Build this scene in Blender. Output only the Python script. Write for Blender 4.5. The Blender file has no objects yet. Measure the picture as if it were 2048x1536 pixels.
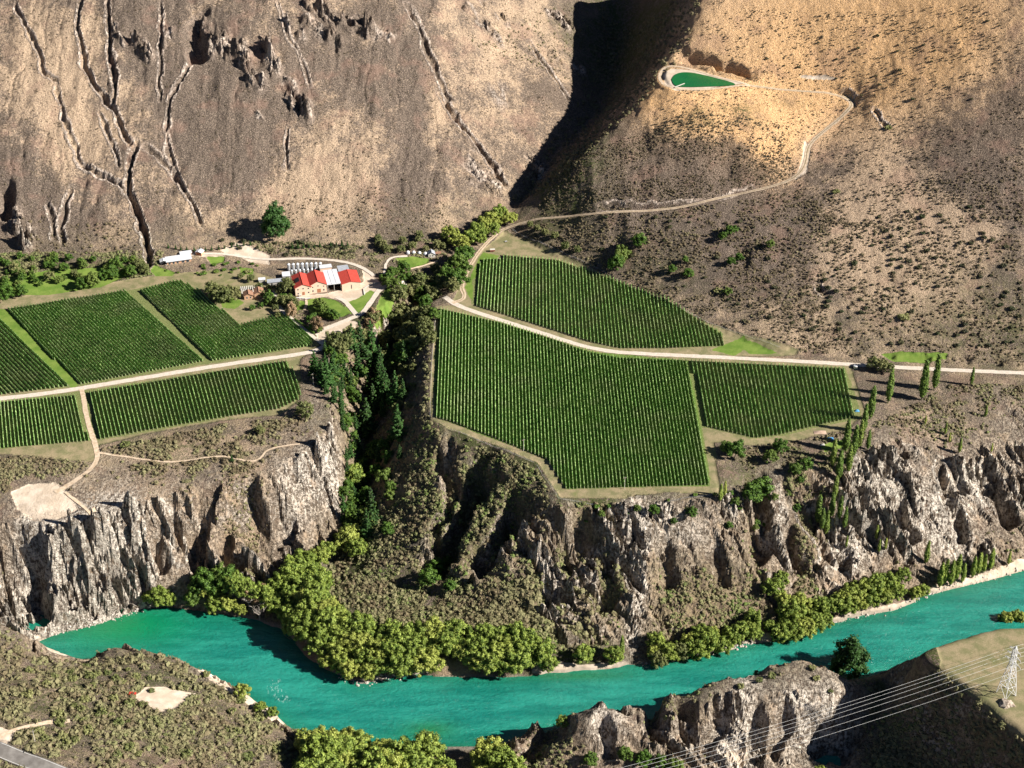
import bpy, math, random
import numpy as np
from mathutils import Vector
C = bpy.context.scene
col = C.collection
R = math.radians

# ------------------------------------------------------------------ camera, sky, sun, exposure
H, PITCH, F = 622.0, R(33), 60 / 36 * 2048
cam_d = bpy.data.cameras.new('camera'); cam = bpy.data.objects.new('camera', cam_d); col.objects.link(cam)
cam.location = (0, 0, H); cam.rotation_euler = (R(90) - PITCH, 0, 0)
cam_d.lens = 60; cam_d.sensor_width = 36; cam_d.clip_start = 1; cam_d.clip_end = 20000
C.camera = cam
SUN_EL, SUN_A = R(32), R(14)
W = bpy.data.worlds.new('World'); C.world = W; W.use_nodes = True
wn = W.node_tree; bg = wn.nodes['Background']
sky = wn.nodes.new('ShaderNodeTexSky'); sky.sky_type = 'NISHITA'; sky.sun_disc = False
sky.sun_elevation = SUN_EL; sky.sun_rotation = R(104); sky.air_density = 0.38; sky.dust_density = 0.2; sky.altitude = 1500
wn.links.new(sky.outputs[0], bg.inputs[0]); bg.inputs[1].default_value = 0.05
sd = bpy.data.lights.new('sun', 'SUN'); sd.energy = 5.0; sd.angle = R(0.5); sd.color = (1, 0.945, 0.86)
sun = bpy.data.objects.new('sun', sd); col.objects.link(sun); sun.location = (600, 300, 800)
sun.rotation_euler = Vector((-math.cos(SUN_EL) * math.cos(SUN_A), math.cos(SUN_EL) * math.sin(SUN_A), -math.sin(SUN_EL))).to_track_quat('-Z', 'Y').to_euler()
C.view_settings.view_transform = 'Standard'; C.view_settings.look = 'None'
C.view_settings.exposure = 0.98; C.view_settings.gamma = 1
C.cycles.max_bounces = 5; C.cycles.diffuse_bounces = 1; C.cycles.glossy_bounces = 2
C.cycles.transmission_bounces = 2; C.cycles.transparent_max_bounces = 4

# ------------------------------------------------------------------ noise
def vnoise(x, y, seed=0):
    xi = np.floor(x).astype(np.int64); yi = np.floor(y).astype(np.int64)
    fx = x - xi; fy = y - yi
    fx = fx * fx * fx * (fx * (fx * 6 - 15) + 10); fy = fy * fy * fy * (fy * (fy * 6 - 15) + 10)
    def h(a, b):
        n = (a * 374761393 + b * 668265263 + seed * 974711) & 0x7fffffff
        n = ((n ^ (n >> 13)) * 1274126177) & 0x7fffffff
        n = ((n ^ (n >> 15)) * 2246822519) & 0x7fffffff
        return ((n ^ (n >> 16)) & 0xffff) / 65535.0
    return (h(xi, yi) * (1 - fx) + h(xi + 1, yi) * fx) * (1 - fy) + (h(xi, yi + 1) * (1 - fx) + h(xi + 1, yi + 1) * fx) * fy
def fbm(x, y, seed=0, o=4):
    s = 0; a = .5
    for k in range(o):
        s = s + a * (vnoise(x, y, seed + k * 17) * 2 - 1); x = x * 2.03 + 7.1; y = y * 2.03 - 3.7; a *= .5
    return s
def ridged(x, y, seed=0, o=4):
    s = 0; a = .5
    for k in range(o):
        s = s + a * (1 - np.abs(vnoise(x, y, seed + k * 17) * 2 - 1)) ** 2; x = x * 2.1 + 5.1; y = y * 2.1 - 2.7; a *= .5
    return s
def saw(q, rise=.12):
    f = q - np.floor(q); return np.where(f < rise, sstep(0, rise, f), 1 - (f - rise) / (1 - rise))
def facets(x, y, seed):
    xi = np.floor(x); yi = np.floor(y); best = np.full(x.shape, 9.); out = np.zeros(x.shape)
    for a in (-1, 0, 1):
        for b in (-1, 0, 1):
            cx = xi + a; cy = yi + b
            r = [vnoise(cx + .0, cy + .0, seed + k) for k in range(5)]
            px = cx + r[0]; py = cy + r[1]; d = (x - px) ** 2 + (y - py) ** 2; k = d < best
            best = np.where(k, d, best); out = np.where(k, (r[2] - .5) * 1.1 + (x - px) * (r[3] - .5) * 2.2 + (y - py) * (r[4] - .5) * 2.2, out)
    return out
def sstep(a, b, x):
    if a > b: return 1 - sstep(b, a, x)
    t = np.clip((x - a) / (b - a), 0, 1); return t * t * (3 - 2 * t)

# ------------------------------------------------------------------ survey: map points (u, v) read off the photo, height known
def wp(u, v, z):
    cx = (u - 1024) / F; cy = -(v - 768) / F
    dx, dy, dz = cx, math.cos(PITCH) + cy * math.sin(PITCH), -math.sin(PITCH) + cy * math.cos(PITCH)
    t = (z - H) / dz
    return (dx * t, dy * t)
GX0, GX1, GY0, GY1 = -640.0, 640.0, 440.0, 1640.0

LZ = []   # height lines (u, v, z)
def L(*p): LZ.append([(*wp(u, v, z), z) for u, v, z in p])
# far (north) bank and near bank of the river
FAR = [(-300,1310),(0,1302),(60,1290),(120,1266),(190,1250),(280,1218),(330,1213),(400,1222),(500,1238),(560,1262),(610,1310),(670,1352),(720,1371),(760,1362),(830,1348),(880,1354),(1000,1357),(1070,1352),(1180,1342),(1270,1335),(1340,1325),(1440,1308),(1520,1287),(1570,1282),(1650,1255),(1700,1240),(1790,1222),(1880,1185),(1990,1158),(2048,1142),(2300,1060),(2700,960)]
NEAR = [(-300,1320),(0,1318),(90,1318),(150,1322),(220,1318),(300,1326),(380,1345),(440,1372),(500,1402),(560,1443),(620,1478),(700,1496),(760,1486),(800,1478),(850,1490),(900,1492),(960,1492),(1040,1478),(1100,1455),(1190,1440),(1270,1447),(1330,1425),(1400,1412),(1470,1380),(1560,1362),(1640,1360),(1700,1368),(1790,1352),(1860,1325),(1920,1308),(2048,1275),(2300,1200),(2700,1100)]
WZ = -65.0
L(*[(u, v, WZ) for u, v in FAR]); L(*[(u, v, WZ) for u, v in NEAR])
# near side
crest0 = [(-300,1215,-24),(0,1236,-32),(50,1252,-38),(85,1270,-47),(110,1283,-54),(150,1306,-60)]
def crest(*p):
    L(*p)
    for o_ in (4, 9): LZ.append([(x_, y_ - o_, z_ + o_ * .1) for x_, y_, z_ in LZ[-1 if o_ == 4 else -2]])
crest((210,1296,-52),(230,1290,-49),(300,1297,-47),(380,1318,-50),(440,1347,-53),(490,1380,-56),(560,1428,-60))
crest(*crest0)
L((-200,1330,-25),(0,1350,-30),(150,1360,-34),(300,1370,-40),(420,1400,-46),(560,1480,-54))
L((-400,1400,-12),(-100,1440,-13),(0,1497,-14),(130,1560,-14),(300,1640,-14))
L((-100,1600,-10),(200,1800,-8))
L((200,1480,-22),(400,1500,-34),(500,1560,-42),(600,1640,-50))
L((640,1490,-62),(760,1530,-62),(900,1580,-63),(1000,1640,-62))
L((900,1500,-63.5),(980,1540,-60),(1050,1600,-61),(1200,1590,-60),(1400,1565,-60),(1550,1535,-58),(1700,1485,-58),(1785,1415,-57))
crest((1040,1466,-54),(1100,1438,-46),(1190,1408,-32),(1230,1412,-32),(1270,1436,-40),(1305,1404,-34),(1380,1391,-31),(1450,1352,-25),(1530,1346,-24),(1600,1345,-24),(1660,1352,-25),(1700,1366,-27),(1740,1385,-36),(1785,1385,-50))
L((1500,1395,-27),(1600,1392,-26),(1690,1400,-28))
L((1545,1330,-24),(1600,1310,-18),(1655,1325,-23))
L((1790,1330,-35),(1810,1318,-18))
L((1650,1650,-62),(1900,1700,-60),(2100,1900,-60))
L((1850,1640,-58),(1600,1900,-58),(1000,1900,-58))
# terrace rims
L((-400,1060,-10),(-100,1050,-10),(30,1050,-9),(100,1058,-8),(200,1040,-8),(260,1010,-5),(340,985,-4),(430,960,-3),(540,945,-3),(640,885,-2),(668,850,-3),(668,800,-2),(645,745,-1),(665,705,-1),(720,680,-2))
L((-400,960,0),(0,925,0),(150,915,-1),(300,905,-1),(450,880,-1),(560,850,0),(610,800,0),(600,740,0))
L((200,960,-4),(90,1000,-5),(30,1010,-6))
L((-400,1150,-34),(30,1140,-33),(150,1150,-35),(280,1120,-34),(400,1090,-33),(520,1080,-34),(600,1090,-44),(640,1100,-53))
# central gorge
L((1010,425,6),(960,470,2),(900,530,-3),(850,590,-9),(800,650,-19),(760,720,-29),(745,800,-38),(735,880,-45),(725,960,-50),(705,1050,-55),(680,1120,-57),(640,1180,-59),(560,1210,-62))
L((868,600,-1),(862,650,-1),(855,720,-1),(848,800,-1),(848,845,-1),(880,868,-1.5),(950,885,-2),(1010,905,-2),(1060,945,-2),(1105,1012,-2),(1200,1012,-2),(1440,1006,-2),(1470,985,-3),(1480,930,-3),(1560,955,-4),(1620,940,-4),(1700,925,-4),(1760,870,-3),(1830,815,-2),(1900,800,-2),(2048,790,-3),(2400,780,-5))
L((700,1160,-52),(780,1160,-50),(850,1185,-51),(950,1235,-51),(1100,1235,-50),(1250,1238,-50),(1400,1220,-50),(1560,1180,-50),(1700,1150,-49),(1850,1108,-49),(2000,1060,-49),(2200,980,-49))
L((880,1060,-30),(1000,1085,-24),(1100,1085,-20),(1300,1085,-19),(1450,1065,-19),(1550,1030,-19),(1700,990,-18),(1850,928,-18),(2000,890,-18),(2200,850,-18))
L((590,1200,-57),(640,1290,-57),(700,1315,-58),(800,1315,-58),(930,1318,-58),(1050,1310,-60),(1200,1300,-62),(1400,1270,-61),(1550,1240,-61),(1700,1205,-61),(1850,1165,-61))
# mountain
L((-400,530,6),(0,505,5),(150,500,5),(290,505,4),(420,475,6),(560,468,8),(700,480,6),(830,485,4),(900,460,5),(980,425,8))
L((-400,0,112),(0,0,122),(300,0,126),(600,0,124),(800,0,118),(900,0,108),(1000,0,96),(1100,0,82),(1185,0,68))
L((-400,-150,158),(0,-150,160),(300,-150,162),(600,-150,160),(900,-150,140),(1100,-150,115),(1185,-150,98))
L((1020,400,9),(1080,320,18),(1150,240,30),(1175,190,36),(1180,100,50),(1185,0,68),(1190,-150,98))
L((1010,425,6),(1045,400,4),(1110,320,12),(1190,240,20),(1225,170,30),(1245,90,42),(1260,0,58),(1265,-150,84))
L((1068,388,16),(1090,368,26),(1160,330,45),(1230,270,60),(1290,192,78),(1335,120,87),(1385,80,100),(1400,0,118),(1410,-150,150))
L((1060,440,8),(1130,435,15),(1200,430,22),(1320,422,30),(1400,408,36),(1530,378,44),(1590,358,50),(1615,325,56),(1615,290,62),(1650,260,67),(1690,225,73),(1712,205,77),(1600,180,80),(1500,172,82))
L((1320,200,80),(1400,230,79),(1500,240,76),(1580,250,71))
L((1000,455,3),(1050,470,2),(1100,500,1),(1200,545,1),(1350,625,1),(1480,675,1),(1560,700,1),(1700,705,2),(2048,725,3),(2500,760,3))
L((1400,0,118),(1500,0,121),(1700,0,128),(2048,0,150),(2500,0,175))
L((1400,-150,150),(1700,-150,165),(2048,-150,190),(2500,-150,215))

_e = [wp(u, v, 0) for u, v in [(1822,1300),(1850,1322),(1880,1345),(1960,1405),(2048,1480),(2130,1570),(2300,1700)]]
for _o, _z in ((5, -34), (11, -50)): LZ.append([(x_ - _o, y_ - _o * .8, _z) for x_, y_ in _e])
TERR = [  # level ground (polygon, z)
 ([(-500,640),(0,600),(300,550),(420,540),(500,515),(600,512),(700,515),(760,540),(800,560),(800,590),(740,640),(700,660),(650,690),(600,735),(610,790),(560,840),(440,850),(280,880),(150,900),(0,905),(-500,930)], 0),
 ([(895,592),(925,520),(1000,462),(1050,478),(1100,508),(1200,552),(1350,632),(1480,682),(1560,705),(1700,712),(2048,732),(2600,760),(2600,775),(2048,762),(1900,768),(1780,790),(1740,830),(1700,870),(1480,880),(1440,885),(1440,992),(1120,1000),(1080,935),(950,868),(868,850),(858,830),(868,700),(880,615)], 0),
 ([(1825,1305),(1870,1287),(1990,1252),(2048,1250),(2600,1220),(2900,1800),(2300,1700),(2130,1570),(2048,1480),(1960,1405),(1880,1345)], 0),
 ([(1322,150),(1345,128),(1420,143),(1500,168),(1480,180),(1350,185)], 84),
]
CS = 3.0
nx = int((GX1 - GX0) / CS) + 1; ny = int((GY1 - GY0) / CS) + 1

def inpoly(X, Y, poly):
    m = np.zeros(X.shape, bool); n = len(poly)
    for i in range(n):
        x1, y1 = poly[i]; x2, y2 = poly[(i + 1) % n]
        if y1 == y2: continue
        m ^= ((y1 > Y) != (y2 > Y)) & (X < (x2 - x1) * (Y - y1) / (y2 - y1) + x1)
    return m
gx = GX0 + np.arange(nx) * CS; gy = GY0 + np.arange(ny) * CS
GXX, GYY = np.meshgrid(gx, gy)
fixed = np.zeros((ny, nx), bool); val = np.zeros((ny, nx)); flat0 = np.zeros((ny, nx))
riverW = [wp(u, v, WZ) for u, v in FAR] + [wp(u, v, WZ) for u, v in NEAR[::-1]]
m = inpoly(GXX, GYY, riverW); fixed |= m; val[m] = WZ - 3
for poly, z in TERR:
    w = [wp(u, v, z) for u, v in poly]
    m = inpoly(GXX, GYY, w); fixed |= m; val[m] = z; flat0[m] = 1
acc = np.zeros((ny, nx)); cnt = np.zeros((ny, nx))
for ln in LZ:
    for (x1, y1, z1), (x2, y2, z2) in zip(ln, ln[1:]):
        n = max(2, int(math.hypot(x2 - x1, y2 - y1)))
        t = np.linspace(0, 1, n)
        i = np.rint((x1 + (x2 - x1) * t - GX0) / CS).astype(int); j = np.rint((y1 + (y2 - y1) * t - GY0) / CS).astype(int)
        ok = (i >= 0) & (i < nx) & (j >= 0) & (j < ny)
        np.add.at(acc, (j[ok], i[ok]), (z1 + (z2 - z1) * t)[ok]); np.add.at(cnt, (j[ok], i[ok]), 1)
mm = cnt > 0; val[mm] = acc[mm] / cnt[mm]; fixed |= mm
# coarse to fine relaxation
def relax(z, fx, v, it):
    for _ in range(it):
        p = np.pad(z, 1, mode='edge'); z = .25 * (p[:-2, 1:-1] + p[2:, 1:-1] + p[1:-1, :-2] + p[1:-1, 2:]); z[fx] = v[fx]
    return z
z = None
for s in (16, 8, 4, 2, 1):
    hh, ww = -(-ny // s), -(-nx // s)
    P = np.zeros((hh * s, ww * s)); Q = np.zeros((hh * s, ww * s)); P[:ny, :nx] = np.where(fixed, val, 0); Q[:ny, :nx] = fixed
    c = Q.reshape(hh, s, ww, s).sum((1, 3)); vv = P.reshape(hh, s, ww, s).sum((1, 3)) / np.maximum(c, 1); fx = c > 0
    if z is None: z = np.full((hh, ww), 20.0)
    else: z = np.repeat(np.repeat(z, 2, 0), 2, 1)[:hh, :ww]
    z[fx] = vv[fx]; z = relax(z, fx, vv, 300)
base = z
nr = (GXX > 165) & (GYY < 760)
for _ in range(4):
    p = np.pad(base, 1, mode='edge'); sm = (p[:-2, 1:-1] + p[2:, 1:-1] + p[1:-1, :-2] + p[1:-1, 2:] + base) / 5; base = np.where(nr & (flat0 == 0), sm, base)
for _ in range(3):
    p = np.pad(base, 1, mode='edge'); sm = (p[:-2, 1:-1] + p[2:, 1:-1] + p[1:-1, :-2] + p[1:-1, 2:] + 4 * base) / 8
    base = np.where(flat0 > 0, base, sm)
for _ in range(14):   # the mountain has rounded forms
    p = np.pad(base, 1, mode='edge'); sm = (p[:-2, 1:-1] + p[2:, 1:-1] + p[1:-1, :-2] + p[1:-1, 2:]) / 4
    base = np.where((flat0 > 0) | (base < 10), base, sm)

# ------------------------------------------------------------------ fine height field
FS = 1.0
fnx = int((GX1 - GX0) / FS) + 1; fny = int((GY1 - GY0) / FS) + 1
fxs = GX0 + np.arange(fnx) * FS; fys = GY0 + np.arange(fny) * FS
X, Y = np.meshgrid(fxs, fys)
def samp(A, x, y, cs=FS):
    fx = np.clip((np.asarray(x, float) - GX0) / cs, 0, A.shape[1] - 1.001); fy = np.clip((np.asarray(y, float) - GY0) / cs, 0, A.shape[0] - 1.001)
    i = fx.astype(int); j = fy.astype(int); a = fx - i; b = fy - j
    return (A[j, i] * (1 - a) + A[j, i + 1] * a) * (1 - b) + (A[j + 1, i] * (1 - a) + A[j + 1, i + 1] * a) * b
Z = samp(base, X, Y, CS); FL = samp(flat0, X, Y, CS)
gyy, gxx = np.gradient(base, CS); slope0 = samp(np.hypot(gxx, gyy), X, Y, CS)
wi = slice(int((190 - GX0) / FS), None); wj = slice(0, int((770 - GY0) / FS))
for _ in range(10):
    p = np.pad(Z[wj, wi], 1, mode='edge'); Z[wj, wi] = (p[:-2, 1:-1] + p[2:, 1:-1] + p[1:-1, :-2] + p[1:-1, 2:]) / 4
def march(Zf, u, v):
    cx = (u - 1024) / F; cy = -(v - 768) / F
    d = np.array([cx, math.cos(PITCH) + cy * math.sin(PITCH), -math.sin(PITCH) + cy * math.cos(PITCH)])
    t = np.arange(500, 2200, 1.0)
    x, y, zz = d[0] * t, d[1] * t, H + d[2] * t
    k = np.argmax(zz < samp(Zf, x, y))
    t = np.linspace(t[max(k - 1, 0)], t[k], 12); x, y, zz = d[0] * t, d[1] * t, H + d[2] * t
    k = np.argmax(zz < samp(Zf, x, y))
    return float(x[k]), float(y[k])
Zb = Z.copy()
def WB(pts): return [march(Zb, u, v) for u, v in pts]      # on the smooth land
warp1 = fbm(X / 22, Y / 22, 5, 3); warp2 = fbm(X / 22, Y / 22, 9, 3)
XW = X + 5 * warp1; YW = Y + 5 * warp2
warp3 = fbm(X / 7, Y / 11, 15, 2)
def dist_line(pts, pad, XX=None, YY=None):
    """distance to a polyline near it: returns (slice, d, t) t = 0..1 along"""
    XX = X if XX is None else XX; YY = Y if YY is None else YY
    a = np.array(pts); x0, y0 = a.min(0) - pad - 6; x1, y1 = a.max(0) + pad + 6
    i0 = int(max(0, (x0 - GX0) / FS)); i1 = int(min(fnx, (x1 - GX0) / FS + 2)); j0 = int(max(0, (y0 - GY0) / FS)); j1 = int(min(fny, (y1 - GY0) / FS + 2))
    sl = (slice(j0, j1), slice(i0, i1)); x = XX[sl]; y = YY[sl]
    D = np.full(x.shape, 1e9); T = np.zeros(x.shape); seg = np.hypot(*(a[1:] - a[:-1]).T); tot = seg.sum(); s0 = 0
    for (p, q, sg) in zip(a[:-1], a[1:], seg):
        if sg < 1e-6: continue
        t = np.clip(((x - p[0]) * (q[0] - p[0]) + (y - p[1]) * (q[1] - p[1])) / sg ** 2, 0, 1)
        d = np.hypot(x - p[0] - t * (q[0] - p[0]), y - p[1] - t * (q[1] - p[1]))
        k = d < D; D[k] = d[k]; T[k] = (s0 + t * sg)[k] / tot; s0 += sg
    return sl, D, T

land = 1 - sstep(0, 1, FL)
river_m = inpoly(X, Y, riverW).astype(float)
for _ in range(3):
    p = np.pad(river_m, 1, mode='edge'); river_m = (p[:-2, 1:-1] + p[2:, 1:-1] + p[1:-1, :-2] + p[1:-1, 2:]) / 4
notriver = 1 - sstep(0, 1, river_m * 2)
mount = sstep(6, 22, Z)
steep = sstep(.4, .85, slope0) * (1 - mount)
# broad forms, spurs running down the mountain
rel = 1 - .6 * sstep(60, 160, X)
Z += mount * rel * (7 * fbm(X / 70, Y / 150, 3, 4) + 2.6 * (ridged(X / 24, Y / 60, 19, 3) - .5) + 1.4 * fbm(X / 9, Y / 14, 21, 3)) * land
Z += mount * .45 * fbm(X / 3.2, Y / 3.2, 33, 2) * land
low = (1 - mount) * land * notriver
Z += low * (2.0 * fbm(X / 26, Y / 26, 51, 4) + .5 * fbm(X / 4, Y / 4, 55, 2)) * sstep(.05, .25, slope0)
# crags on the cliffs: leaning ribs
q = X + .95 * Y + 12 * warp1 + 10 * (vnoise(X / 60, Y / 60, 175) - .5)
hb = sstep(WZ + .5, WZ + 8, Z) * (1 - .8 * sstep(-7, 1, Z))
patch = sstep(.38, .58, vnoise(X / 34 + 3, Y / 34, 123) * .7 + vnoise(X / 12, Y / 12, 124) * .3)
s1 = saw(q / 23 + .5 * warp2); s2 = saw(q / 8.5 + Y / 90 + .35 * warp1); s3 = saw((q + Y * .3) / 3.6 + .3 * fbm(X / 5, Y / 5, 66, 2))
gorge = inpoly(X, Y, WB([(655,660),(880,600),(900,640),(880,880),(800,1060),(690,1100),(670,900)])).astype(float)
brk = .35 + 1.1 * sstep(.3, .65, vnoise(X / 17 + Y / 30, Y / 13, 171))
am = brk * steep * notriver * hb * (1 - .75 * gorge) * (1 - .45 * (Y < 760)) * (1 - .8 * ((X > 175) & (Y < 745)))
left = 1 - sstep(-80, 60, X)
Z += am * ((.2 + .7 * patch + .45 * left) * (s1 - .5) * 8.5 + (.25 + .75 * patch) * ((s2 - .5) * 4.6 + (s3 - .5) * 1.5) + 4 * (ridged(q / 42 + 5, Y / 95, 161, 3) - .5))
Z += am * (.4 + .8 * patch) * (facets(X / 9, Y / 10 + X / 30, 299) * 4.6 + facets(q / 5, Y / 5 + X / 30, 301) * 3.0 + facets(X / 2.6, Y / 2.8, 311) * .9)
Z += am * 1.6 * (saw((Y + 6 * warp2 + X * .15) / 11) - .5) * patch
# scree lines and drainage on the mountain
dl = lambda a, b, sd: 1 - np.abs(vnoise((X + 6 * warp1) / a, Y / b, sd) * 2 - 1)
Z -= mount * land * sstep(40, -60, X) * .5 * (2.4 * sstep(.93, 1, dl(26, 90, 401)) * patch + 1.3 * sstep(.9, 1, dl(12, 50, 405)) + .7 * sstep(.88, 1, dl(6, 26, 409)))
ROCK = am * patch * np.maximum(sstep(.55, .9, s1), sstep(.6, .9, s2)) * .9

def carve(px, w, depth, taper=True, warp=True):
    global Z
    pts = WB(px); sl, D, T = dist_line(pts, w * 3, X + .5 * (XW - X) + 2.2 * warp3 if warp else X, YW if warp else Y)
    k = np.minimum(1, np.minimum(T, 1 - T) * (12 if w < 3.2 else 5) + (.35 if w < 3.2 else 0)) if taper else 1
    wv = w * (.6 + .8 * vnoise(X[sl] / 7, Y[sl] / 7, 77))
    if w < 3.2:
        p_ = np.array(pts); D2 = D + 1.5 * fbm(X[sl] / 4, Y[sl] / 4, 79, 3); f_ = np.maximum(0, 1 - np.abs(D2) / (wv * 1.7)); ROCK[sl] = np.maximum(ROCK[sl], (np.abs(D - wv * 1.8) < .9) * k * 1.1)
    else: f_ = np.exp(-(D / wv) ** (4 if depth > 6 else 2))
    Z[sl] -= depth * k * f_ * (land[sl] if warp else 1)
# ravines in the cliffs
for a in [([(60,1060),(75,1110),(110,1170)], 5, 12), ([(170,1090),(190,1140),(215,1200)], 5, 12), ([(215,1060),(235,1110),(262,1180),(270,1210)], 5, 13), ([(300,1040),(318,1090),(330,1150)], 4, 12), ([(330,985),(345,1020),(375,1085),(380,1130)], 4, 11),
 ([(440,1020),(455,1080),(480,1140)], 5, 12), ([(545,980),(565,1030),(600,1070)], 5, 12), ([(1320,1070),(1335,1130),(1350,1180)], 5, 9), ([(1420,1080),(1440,1140),(1450,1190)], 5, 9), ([(1570,1040),(1590,1090),(1600,1150)], 5, 10), ([(1660,1060),(1680,1100),(1690,1140)], 4, 9), ([(1790,980),(1810,1040),(1830,1090)], 5, 10), ([(1230,1080),(1215,1150),(1200,1230)], 6, 10), ([(1020,1000),(1030,1040),(1000,1080)], 5, 10),
 ([(1195,1420),(1215,1470),(1220,1530)], 4, 9), ([(1370,1400),(1375,1450),(1380,1510)], 5, 12), ([(1500,1400),(1520,1450),(1500,1520)], 5, 12), ([(1640,1410),(1650,1450),(1630,1520)], 6, 12), ([(1050,1480),(1080,1530)], 6, 8),
 ([(410,985),(395,1040),(390,1100),(400,1150)], 5, 15), ([(470,965),(500,1010),(520,1060),(560,1100),(600,1130)], 8, 19),
 ([(20,1060),(30,1120),(60,1180),(80,1240)], 10, 17), ([(120,1100),(140,1160),(150,1235)], 7, 12), ([(270,1060),(285,1110),(300,1150)], 4, 9),
 ([(340,1010),(350,1050),(355,1090)], 2.6, 6), ([(575,930),(600,950),(640,960)], 4, 8),
 ([(885,885),(905,940),(900,1010),(860,1070)], 4.5, 11), ([(955,900),(960,960),(920,1040),(880,1110),(840,1150)], 9, 22),
 ([(1050,985),(1010,1040),(970,1110),(940,1160)], 8, 18), ([(1185,1040),(1140,1110),(1105,1180),(1090,1220)], 6, 14),
 ([(1262,1060),(1258,1110),(1275,1170)], 2.6, 7), ([(1500,950),(1520,1000),(1525,1060),(1500,1120)], 6, 14), ([(1600,1010),(1640,1070),(1660,1120)], 3, 8),
 ([(1940,890),(1990,970),(2030,1060)], 6, 15), ([(1880,930),(1900,1000),(1930,1080)], 3, 8), ([(1715,960),(1730,1020),(1750,1090)], 3, 8),
 ([(1300,1400),(1310,1440),(1320,1500)], 6, 12), ([(1440,1380),(1430,1440),(1400,1500)], 5, 10), ([(1560,1410),(1570,1450),(1540,1500)], 5, 9), ([(1100,1440),(1110,1500)], 8, 10),
 ([(1760,1400),(1700,1450),(1650,1520)], 8, 8),
]: carve(*a)
# runnels and gullies in the mountain
for a in [
 ([(28,0),(50,50),(75,100),(90,140),(110,160)], 2, 3), ([(110,165),(125,230),(150,290),(160,325),(205,350),(240,368),(258,392)], 2, 2.2), ([(330,265),(335,300),(352,345)], 2, 2.4),
 ([(160,0),(158,60),(165,120),(190,165),(225,205),(232,220)], 2.1, 4.5), ([(217,0),(212,60),(218,110),(230,160),(228,205)], 2.1, 4.5),
 ([(228,205),(240,240),(262,290)], 2.3, 4.2), ([(270,285),(262,330),(256,380),(270,420),(285,460),(292,500),(298,530)], 3.0, 7),
 ([(405,0),(388,40),(390,90),(410,120)], 8, 11), ([(390,110),(355,160),(340,220),(328,262)], 2.2, 3), ([(320,0),(318,60),(320,130),(318,200)], 1.8, 2.4),
 ([(290,290),(335,330),(362,365),(385,410),(402,452)], 2, 3.4), ([(160,325),(210,350),(240,368),(255,390)], 1.6, 2), ([(200,215),(220,270),(240,330)], 1.6, 2),
 ([(815,10),(840,60),(855,100),(880,160),(900,200)], 2.4, 3.5), ([(885,190),(915,240),(950,280),(985,330),(1010,370)], 2.6, 4.5),
 ([(1060,80),(1100,140),(1140,200)], 2, 2.6), ([(580,255),(575,300),(570,335)], 1.6, 2.2), ([(95,400),(105,440),(110,470)], 2, 3), ([(140,370),(125,440),(125,480)], 2.4, 3),
 ([(5,350),(12,400),(5,440)], 6, 9), ([(590,180),(600,215)], 3, 4.5), ([(550,0),(600,110),(620,160)], 1.5, 1.6), ([(1745,215),(1765,240),(1778,255)], 1.8, 2),
 ([(1350,108),(1420,122),(1520,152)], 5, 8), ([(1690,185),(1715,198)], 3, 3.5), ([(1200,420),(1350,410),(1400,400)], 2.6, 3.2), ([(1440,390),(1500,378)], 2.6, 3),
 ([(1640,575),(1655,590)], 3, 3), ([(1230,470),(1260,520)], 8, 5), ([(1480,480),(1490,540)], 9, 5), ([(1450,290),(1460,360)], 14, 6), ([(830,230),(815,330),(790,420)], 10, 4),
 ([(1290,240),(1300,340)], 10, 5),
]: carve(a[0], a[1] * (.66 if a[1] < 3.5 else .85), a[2] * (1.3 if a[1] < 3.5 else 1.1 if a[2] > 7.5 or a[1] < 7 else .5))
# outcrops
_rg = random.Random(5); OUT = [(955,345,24,3.5),(985,380,18,4),(945,315,12,2),(1065,350,26,7),(335,75,14,5),(520,235,9,3),(1000,190,20,1)]
for (u0, v0), (u1, v1), n_, r_, a_ in [((20,430),(70,500),5,16,6),((255,85),(308,108),5,11,7),((432,78),(520,165),9,16,9),((520,85),(582,172),7,13,8),((575,180),(622,226),5,12,7),((562,26),(606,70),4,10,5),((618,38),(688,82),5,11,6),((620,0),(792,82),13,12,6),
  ((938,24),(1002,82),6,11,5),((960,0),(1016,42),4,10,4),((1095,15),(1150,60),5,12,5),((1100,110),(1170,150),4,10,4),((390,10),(425,100),5,10,7),((228,45),(246,100),3,9,5)]:
    for k in range(n_): f = (k + .5) / n_; OUT.append((u0 + (u1 - u0) * f + _rg.uniform(-8, 8), v0 + (v1 - v0) * f + _rg.uniform(-7, 7), r_ * _rg.uniform(.6, 1.2), a_ * _rg.uniform(.7, 1.3)))
for u, v, r, amp in OUT:
    c = WB([(u, v)])[0]; rm = r / 2.5
    i0 = int((c[0] - 3 * rm - GX0) / FS); i1 = int((c[0] + 3 * rm - GX0) / FS); j0 = int((c[1] - 4 * rm - GY0) / FS); j1 = int((c[1] + 4 * rm - GY0) / FS)
    sl = (slice(max(0, j0), max(1, j1)), slice(max(0, i0), max(1, i1)))
    d = np.hypot(XW[sl] - c[0], (YW[sl] - c[1]) / 1.5) / rm
    k = (1 - sstep(.3, 1.5, d)) * (1 - FL[sl])
    xr = (X[sl] + .5 * Y[sl]); yr = Y[sl] - .2 * X[sl]
    Z[sl] += k * amp * (.30 + .75 * facets(xr / 6 + warp1[sl], yr / 9 + warp2[sl], 331) + .3 * facets(xr / 2.6, yr / 3, 335))
    ROCK[sl] = np.maximum(ROCK[sl], k * 1.3 * sstep(.25, .55, ridged(xr / 9, yr / 16, 95, 3)))
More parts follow.
